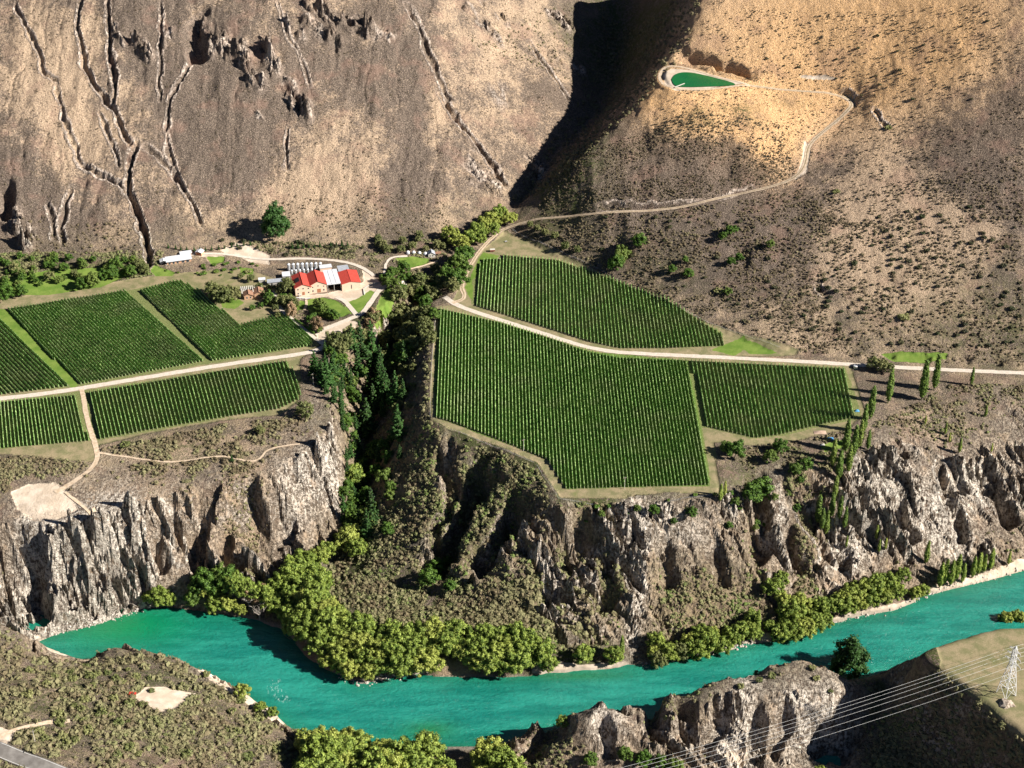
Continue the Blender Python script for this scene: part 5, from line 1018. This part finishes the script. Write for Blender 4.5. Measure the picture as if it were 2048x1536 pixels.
b_.build('pergola_posts', WOOD, t); MB().cyl(6.8, 5, 0, 5.4, .4, .35, 8).build('chimney', CREAM, t)
MB().box(-2, 9.6, -.1, 3, 14.6, 2.6).build('side_wing', CREAM, t)
t = thing('white_roofed_house', 'long white-roofed house with dark walls at the mountain foot', 'building', site(332, 534), R(17))
gable(t, 4.6, 4, 2.7, .8, DKW, WHITE, .3, -3.6, 1.2); gable(t, 0, 0, 0, 0, DKW, WHITE, 0) if 0 else None
MB().box(1, 0, -.5, 19, 7, 2.8).build('wall', STONE, t); MB().box(.4, -1.2, 2.85, 19.8, 7.6, 3.1).build('roof', WHITE, t)
MB().box(12.5, 7.9, -.5, 20.5, 12, 3.0).build('annex_wall', STONE, t); MB().box(12, 7.7, 3.0, 21, 12.5, 3.25).build('annex_roof', WHITE, t)
windows(t, [(3, .3, 1.4, 1.9), (6, .3, 1.4, 1.9), (9, .3, 1.4, 1.9), (13, .3, 2, 1.9), (16.5, .3, 2, 1.9)])
t = thing('garage', 'small white-roofed garage at the bend of the pale drive', 'building', site(392, 517), R(-18))
gable(t, 5, 4.5, 2.4, .9, STONE, WHITE, .3); windows(t, [(2.5, .1, 2.4, 2)], DOORM, 'door')
# tanks
def tank(u, v, rr, h, lb, grp):
    t = thing('wine_tank', lb, 'tank', site(u, v), 0, grp)
    MB().cyl(0, 0, .7, h, rr, rr, 16).build('shell', STEEL, t, False); MB().cyl(0, 0, h, h + .7, rr, .25, 16).build('lid', WHITE, t)
    for k_ in range(4): a_ = k_ * 1.571 + .8; MB().bar((math.cos(a_) * rr * .8, math.sin(a_) * rr * .8, -.4), (math.cos(a_) * rr * .8, math.sin(a_) * rr * .8, .8), .1).build('leg', GREY, t)
    MB().cyl(0, 0, h + .7, h + 1.0, .25, .25, 8).build('hatch', GREY, t); m_ = MB()
    for s_ in (-.22, .22): m_.bar((s_, -rr - .1, 0), (s_, -rr - .1, h), .04)
    for k_ in range(int(h * 2) - 1): m_.bar((-.22, -rr - .1, .4 + k_ * .5), (.22, -rr - .1, .4 + k_ * .5), .03)
    m_.build('ladder', GREY, t)
for k_ in range(8): tank(578 + k_ * 9, 541 - k_ * .6, 1.25, 5.4 - .1 * k_, 'tall silver tank in the back row behind the red roofs', 'tall silver tanks')
for k_ in range(7): tank(584 + k_ * 8, 548 - k_ * .6, .9, 3.0, 'short silver tank in the front row behind the red roofs', 'short silver tanks')
for k_ in range(4):
    t = thing('domed_hut', 'small white domed hut in the row above the round garden', 'hut', site(816 + k_ * 11.5, 510), R(10), 'white domed huts')
    m_ = MB().cyl(0, 0, -.3, 1.2, 1.45, 1.4, 14); m_.build('wall', WHITE, t); m_ = MB()
    for a_, b2, r0_, r1_ in ((1.2, 1.9, 1.4, 1.1), (1.9, 2.3, 1.1, .5), (2.3, 2.4, .5, .1)): m_.cyl(0, 0, a_, b2, r0_, r1_, 14)
    m_.build('dome', WHITE, t, False); MB().box(-.45, -1.55, -.2, .45, -1.2, 1.2).build('door', GREY, t)
t = thing('cottage', 'small grey-roofed cottage right of the domed huts', 'building', site(857, 514), R(10))
gable(t, 5, 5, 2.4, 1.6, CREAM, GREY, .4); MB().box(5.6, 1, 1.9, 10, 4.6, 2.1).build('porch_roof', BRN, t); MB().box(5.8, 3.8, -.3, 9.8, 4.0, 1.9).build('porch_wall', CREAM, t); windows(t, [(1.4, .8, .8, 1), (3.4, .8, .8, 1)])
t = thing('retaining_wall', 'curved stone wall below the right red barn', 'wall', (0, 0, 0)); P = smooth_line([wp(u, v, 0) for u, v in [(728,577),(738,571),(750,567),(760,566)]]); m_ = MB()
for a, b in zip(P, P[1:]): m_.bar((*a, .3), (*b, .3), .45, 4)
m_.build('stonework', CONC, t)
m_ = MB(); P = [wp(u, v, 0) for u, v in [(727,578),(729,590)]]; m_.bar((*P[0], .4), (*P[1], .4), .5); tag(m_.build('wall_block', CREAM), 'short pale wall end beside the terrace and lawn', 'wall')
# hedge
t = thing('hedge', 'long dark clipped hedge beside the path to the winery', 'hedge', (0, 0, 0)); P = resample([wp(u, v, 0) for u, v in [(590,640),(610,655),(628,668)]], 1.2)
me = crown([(p[0], p[1], 1.0, .9, .9, 1.1) for p in P], 900, .25, 5); link('foliage', me, GREEN, t)
# picnic / garden furniture
def car(u, v, rz, mat, lb, z=None):
    p = site(u, v, z if z is not None else 0); x, y = march(Z, u, v); p = (x, y, float(hz(x, y))); t = thing('parked_car', lb, 'car', p, rz)
    b_ = MB().add([(-2.1,-.85,.35),(2.1,-.85,.35),(2.1,.85,.35),(-2.1,.85,.35),(-2.15,-.88,.85),(2.15,-.88,.75),(2.15,.88,.75),(-2.15,.88,.85),(-1.6,-.72,1.45),(.5,-.72,1.45),(.5,.72,1.45),(-1.6,.72,1.45),(1.15,-.82,.86),(1.15,.82,.86)],
      [(0,3,2,1),(0,1,5,4),(1,2,6,5),(2,3,7,6),(3,0,4,7),(8,9,10,11),(4,8,11,7),(4,12,9,8),(7,11,10,13),(9,12,13,10),(12,5,6,13),(4,5,12),(7,13,6)]); b_.build('body', mat, t)
    MB().add([(.62,-.66,1.40),(1.12,-.74,.93),(1.12,.74,.93),(.62,.66,1.40)], [(0,1,2,3)]).build('windscreen', GLASS, t)
    for x_ in (-1.3, 1.3):
        for y_ in (-.8, .8):
            w_ = MB(); w_.bar((x_, y_ - .1, .33), (x_, y_ + .1, .33), .33, 12); w_.build('wheel', DKW, t)
car(265, 1389, R(8), REDP, 'small red car parked at the edge of the pale gravel lot')
def table(u, v, rz, lb, grp):
    x, y = march(Z, u, v); t = thing('picnic_table', lb, 'table', (x, y, float(hz(x, y))), rz, grp)
    MB().box(-.9, -.4, .70, .9, .4, .76).build('table_top', WHITE, t)
    for y_ in (-.85, .6): MB().box(-.9, y_, .42, .9, y_ + .26, .47).build('bench_seat', WOOD, t)
    for x_ in (-.7, .7): MB().box(x_ - .05, -.75, 0, x_ + .05, .75, .4).box(x_ - .05, -.1, .4, x_ + .05, .1, .7).build('leg', WOOD, t)
for k_, (u, v) in enumerate([(595,597),(601,598),(607,598),(613,599),(600,592),(618,598)]): table(u, v, A15, 'small outdoor table on the terrace before the left winery house', 'terrace tables')
for k_, (u, v) in enumerate([(625,640),(632,636),(640,645),(622,650),(645,652)]): table(u, v, k_, 'pale table under the trees below the round lawn', 'tables under the trees')
t = thing('farm_trailer', 'small red-brown trailer on the meadow above the upper vineyard', 'trailer', site(985, 503), R(5))
MB().box(-1.8, -1, .6, 1.8, 1, 1.9).build('box_body', flat('rust_red', (.36, .12, .08)), t); MB().box(-1.9, -1.1, 1.9, 1.9, 1.1, 2.0).build('lid', CREAM, t); MB().bar((1.8, 0, .6), (3.1, 0, .5), .06).build('drawbar', GREY, t)
for y_ in (-1, 1): w_ = MB(); w_.bar((0, y_ - .1, .35), (0, y_ + .1, .35), .38, 12); w_.build('wheel', DKW, t)
table(1012, 484, .2, 'pale bench table alone on the upper meadow', None)
def tarp(u, v, w, d, mat, lb):
    x, y = march(Z, u, v); g_ = np.random.default_rng(int(u)); n = 9; xs_ = np.linspace(-w / 2, w / 2, n); ys_ = np.linspace(-d / 2, d / 2, n); q1, q2 = np.meshgrid(xs_, ys_)
    k_ = (1 - (2 * q1 / w) ** 2) * (1 - (2 * q2 / d) ** 2); me = grid_mesh('tarpaulin', xs_, ys_, k_ * 1.0 + g_.uniform(0, .25, k_.shape) + .02); o = link('tarpaulin', me, mat); o.location = (x, y, float(hz(x, y)) - .02); tag(o, lb, 'tarpaulin')
tarp(1660, 878, 4.5, 3.2, BLUE, 'blue tarpaulin over a pile left of the dense poplar stand'); tarp(1714, 822, 3, 2.4, BLUE, 'small pale blue tarpaulin at the edge of the square vineyard')
tarp(1645, 890, 3, 2, CREAM, 'pale heap beside the blue tarpaulin'); tarp(1640, 865, 8, 4, flat('spoil', (.5, .36, .27)), 'mound of pale broken earth beside the blue tarpaulin')
t = thing('water_tank', 'pale round water tank beside the road at the vineyard corner', 'tank', (*march(Z, 1711, 736), float(hz(*march(Z, 1711, 736)))))
MB().cyl(0, 0, -.3, 2.0, 1.5, 1.5, 16).build('shell', CREAM, t); MB().cyl(0, 0, 2.0, 2.4, 1.5, .3, 16).build('lid', WHITE, t)
# pond
pw = N('pond_water', .15, .5); pw.color(pw.mix(pw.noise(.08), (.008, .09, .03), (.012, .17, .03))); pw.bump(pw.noise(.9), .06)
P = smooth_line([wp(u, v, 84.6) for u, v in [(1343,158),(1350,147),(1370,143),(1400,147),(1485,169),(1440,172),(1360,174),(1347,169),(1343,158)]], 2)[:-1]
PZ = float(np.mean([hz(*p) for p in P])) + .45; m_ = MB(); m_.add([(p[0], p[1], PZ) for p in P], [tuple(range(len(P)))]); o = m_.build('pond', pw.m); o['kind'] = 'structure'
x, y = wp(1350, 175, PZ); t = thing('jetty', 'small pale jetty reaching into the green hilltop pond', 'jetty', (x, y, PZ), R(42)); MB().box(0, -.5, .35, 11, .5, .47).build('deck', CREAM, t)
for x_ in (3, 6, 9): MB().bar((x_, -.4, -1), (x_, -.4, .4), .09).bar((x_, .4, -1), (x_, .4, .4), .09).build('pile', WOOD, t)
# fences
def fence(lb, pts, step, hgt=1.2):
    w = resample(W2(pts), step); t = thing('wire_fence', lb, 'fence', (*w[0], float(hz(*w[0])))); o3 = t.location; z_ = hz(w[:, 0], w[:, 1]); me = limb_mesh([((0, 0, -.3), (0, 0, hgt), .09, .09)], 5, 'post'); me.materials.append(POST); m_ = MB()
    for k_, (p, zz) in enumerate(zip(w, z_)):
        if k_ < 98: q = link('post', me, None, t); q.location = (p[0] - o3[0], p[1] - o3[1], zz - o3[2])
        if k_ and k_ < 98:
            for hh in (.35, .7, 1.05): m_.bar((w[k_ - 1][0] - o3[0], w[k_ - 1][1] - o3[1], z_[k_ - 1] - o3[2] + hh), (p[0] - o3[0], p[1] - o3[1], zz - o3[2] + hh), .025, 3)
    m_.build('wires', GREY, t)
fence('fence up the left edge of the big vineyard', [(872,625),(864,720),(860,835)], 3)
fence('fence round the bottom of the big vineyard', [(860,835),(900,860),(1000,898),(1072,928),(1118,1000),(1250,1001),(1440,992)], 4)
fence('fence between the upper vineyard meadow and the scrub slope', [(1025,460),(1090,490),(1180,530),(1300,590),(1420,648),(1560,696)], 4)
fence('fence along the top edge of the pylon paddock', [(1838,1300),(1880,1284),(1990,1254),(2060,1256)], 3)
# poles
def pole(u, v, h, lb, arm=True):
    x, y = march(Z, u, v); t = thing('utility_pole', lb, 'pole', (x, y, float(hz(x, y))), R(20)); MB().cyl(0, 0, -.5, h, .16, .11, 8).build('shaft', CREAM, t)
    if arm: MB().box(-1.1, -.08, h - .7, 1.1, .08, h - .52).build('crossarm', WOOD, t)
    for s_ in (-1, 0, 1): MB().cyl(s_ * .95, 0, h - (.52 if s_ else 0), h - (.25 if s_ else -.25), .07, .05, 6).build('insulator', WHITE, t)
pole(1249, 978, 9, 'pale pole at the bottom edge of the big vineyard, right of centre'); pole(1047, 902, 9, 'pale pole at the lower left edge of the big vineyard'); pole(627, 770, 9, 'pale pole at the gorge rim right of the lower vineyard'); pole(70, 1484, 8, 'white pole beside the highway at lower left')
# pylon and lines
x, y = wp(2012, 1388, 0); z0 = float(hz(x, y)); PYH = 33.0; AZ = R(28)
t = thing('transmission_tower', 'silver lattice transmission tower in the near paddock', 'pylon', (x, y, z0), AZ)
PYM = flat('galvanised_steel', (.8, .8, .8), (.66, .67, .68), 2, .5, .4); levels = [(0, 3.6), (7, 2.9), (13, 2.2), (18, 1.6), (22, 1.1), (26, .95), (30, .8), (PYH, .25)]
m_ = MB()
for (z1, a1), (z2, a2) in zip(levels, levels[1:]):
    cs = [(1, 1), (-1, 1), (-1, -1), (1, -1)]
    for k_ in range(4):
        p, q = cs[k_], cs[(k_ + 1) % 4]
        m_.bar((p[0] * a1, p[1] * a1, z1), (q[0] * a2, q[1] * a2, z2), .09); m_.bar((q[0] * a1, q[1] * a1, z1), (p[0] * a2, p[1] * a2, z2), .09); m_.bar((p[0] * a2, p[1] * a2, z2), (q[0] * a2, q[1] * a2, z2), .09)
m_.build('lattice', PYM, t)
for p in ((1, 1), (-1, 1), (-1, -1), (1, -1)):
    m_ = MB()
    for (z1, a1), (z2, a2) in zip(levels, levels[1:]): m_.bar((p[0] * a1, p[1] * a1, z1 - (z1 == 0)), (p[0] * a2, p[1] * a2, z2), .16)
    m_.build('leg', PYM, t)
ARMS = [(22.5, 5.6), (26.5, 4.8), (30.2, 3.9)]; tips = []
for za, la in ARMS:
    for s_ in (-1, 1):
        m_ = MB().bar((0, s_ * .8, za + 1.2), (0, s_ * la, za), .1).bar((.8, s_ * .8, za), (0, s_ * la, za), .1).bar((-.8, s_ * .8, za), (0, s_ * la, za), .1).bar((.5, s_ * la * .6, za), (-.5, s_ * la * .6, za), .07).bar((0, s_ * la * .6, za), (0, s_ * la * .6, za + .6), .07)
        m_.build('crossarm', PYM, t); MB().cyl(0, s_ * la, za - 1.3, za, .14, .14, 8).build('insulator', CREAM, t)
        tips.append((x - math.sin(AZ) * s_ * la, y + math.cos(AZ) * s_ * la, z0 + za - 1.3, s_, za))
rock = MB(); v_, f_ = I2; g_ = np.random.default_rng(4); vv = v_ * g_.uniform(.7, 1.2, (len(v_), 1)) * np.array([4.2, 3.6, 3.2])
rme = np_mesh('boulder', vv, f_); rkm = N('boulder_rock', .95); rkm.color(rkm.mix(rkm.ramp(rkm.noise(.9, det=5), .4, .6), (.22, .17, .13), (.5, .42, .34))); ro = link('boulder', rme, rkm.m); ro.location = (x - 1.5, y - 7.5, z0 - .8); tag(ro, 'rocky outcrop at the foot of the transmission tower', 'rock')
WIREM = flat('bright_cable', (.8, .8, .78), None, 1, .4)
far_dir = Vector((wp(2400, 1180, 30)[0] - x, wp(2400, 1180, 30)[1] - y)).normalized()
ex, ey = wp(1235, 1568, 8); near_v = Vector((ex - x, ey - y))
for (tx, ty, tz, s_, za) in tips:
    side = 'near' if s_ < 0 else 'far'; lv = {22.5: 'lowest', 26.5: 'middle', 30.2: 'topmost'}[za]; cu = bpy.data.curves.new('power_line', 'CURVE'); cu.dimensions = '3D'; cu.bevel_depth = .045; cu.bevel_resolution = 1
    sp = cu.splines.new('POLY'); pts_ = []
    A_ = Vector((tx + near_v.x * 1.6, ty + near_v.y * 1.6, tz - 10)); B_ = Vector((tx, ty, tz)); C_ = Vector((tx + far_dir.x * 260, ty + far_dir.y * 260, tz + 6))
    for k_ in range(33): f = k_ / 32; p = A_.lerp(B_, f); p.z -= 4 * 9 * f * (1 - f); pts_.append(p)
    for k_ in range(1, 25): f = k_ / 24; p = B_.lerp(C_, f); p.z -= 4 * 6 * f * (1 - f); pts_.append(p)
    sp.points.add(len(pts_) - 1)
    for k_, p in enumerate(pts_): sp.points[k_].co = (*p, 1)
    dg = bpy.data.objects.new('tmp', cu); col.objects.link(dg); me = bpy.data.meshes.new_from_object(dg.evaluated_get(bpy.context.evaluated_depsgraph_get())); bpy.data.objects.remove(dg)
    me.materials.clear(); me.materials.append(WIREM); o = link('power_line', me); tag(o, f'{lv} cable on the {side} side of the transmission tower', 'cable')
# loose rocks on banks
g_ = np.random.default_rng(21)
def stones(name, lb, lines, n, r0, r1):
    Vs = []; Fs = []; o = 0; v_, f_ = I1
    for ln in lines:
        P = resample([march(Z, u, v) for u, v in ln], .5)
        for _ in range(n):
            p = P[g_.integers(0, len(P))] + g_.normal(size=2) * 1.2; r_ = r0 + (r1 - r0) * g_.random() ** 2.5; Vs.append(v_ * g_.uniform(.6, 1.2, (12, 1)) * r_ * np.array([1, 1, .7]) + np.array([p[0], p[1], max(WZ, float(hz(*p))) + .1 * r_])); Fs.append(f_ + o); o += 12
    tag(link(name, np_mesh(name, np.concatenate(Vs), np.concatenate(Fs)), rkm2.m), lb, 'rocks', None, 'stuff')
rkm2 = N('river_stone', .9); rkm2.color(rkm2.mix(rkm2.noise(.7), (.35, .3, .25), (.66, .6, .54)))
stones('bank_stones', 'pale boulders and stones along the river banks', [[(1650,1252),(1790,1215),(1880,1178),(1990,1152),(2046,1136)], [(680,1356),(720,1368),(760,1358),(820,1346)], [(1280,1330),(1440,1302),(1520,1280)], [(110,1262),(200,1245),(290,1216)]], 170, .2, 1.1)
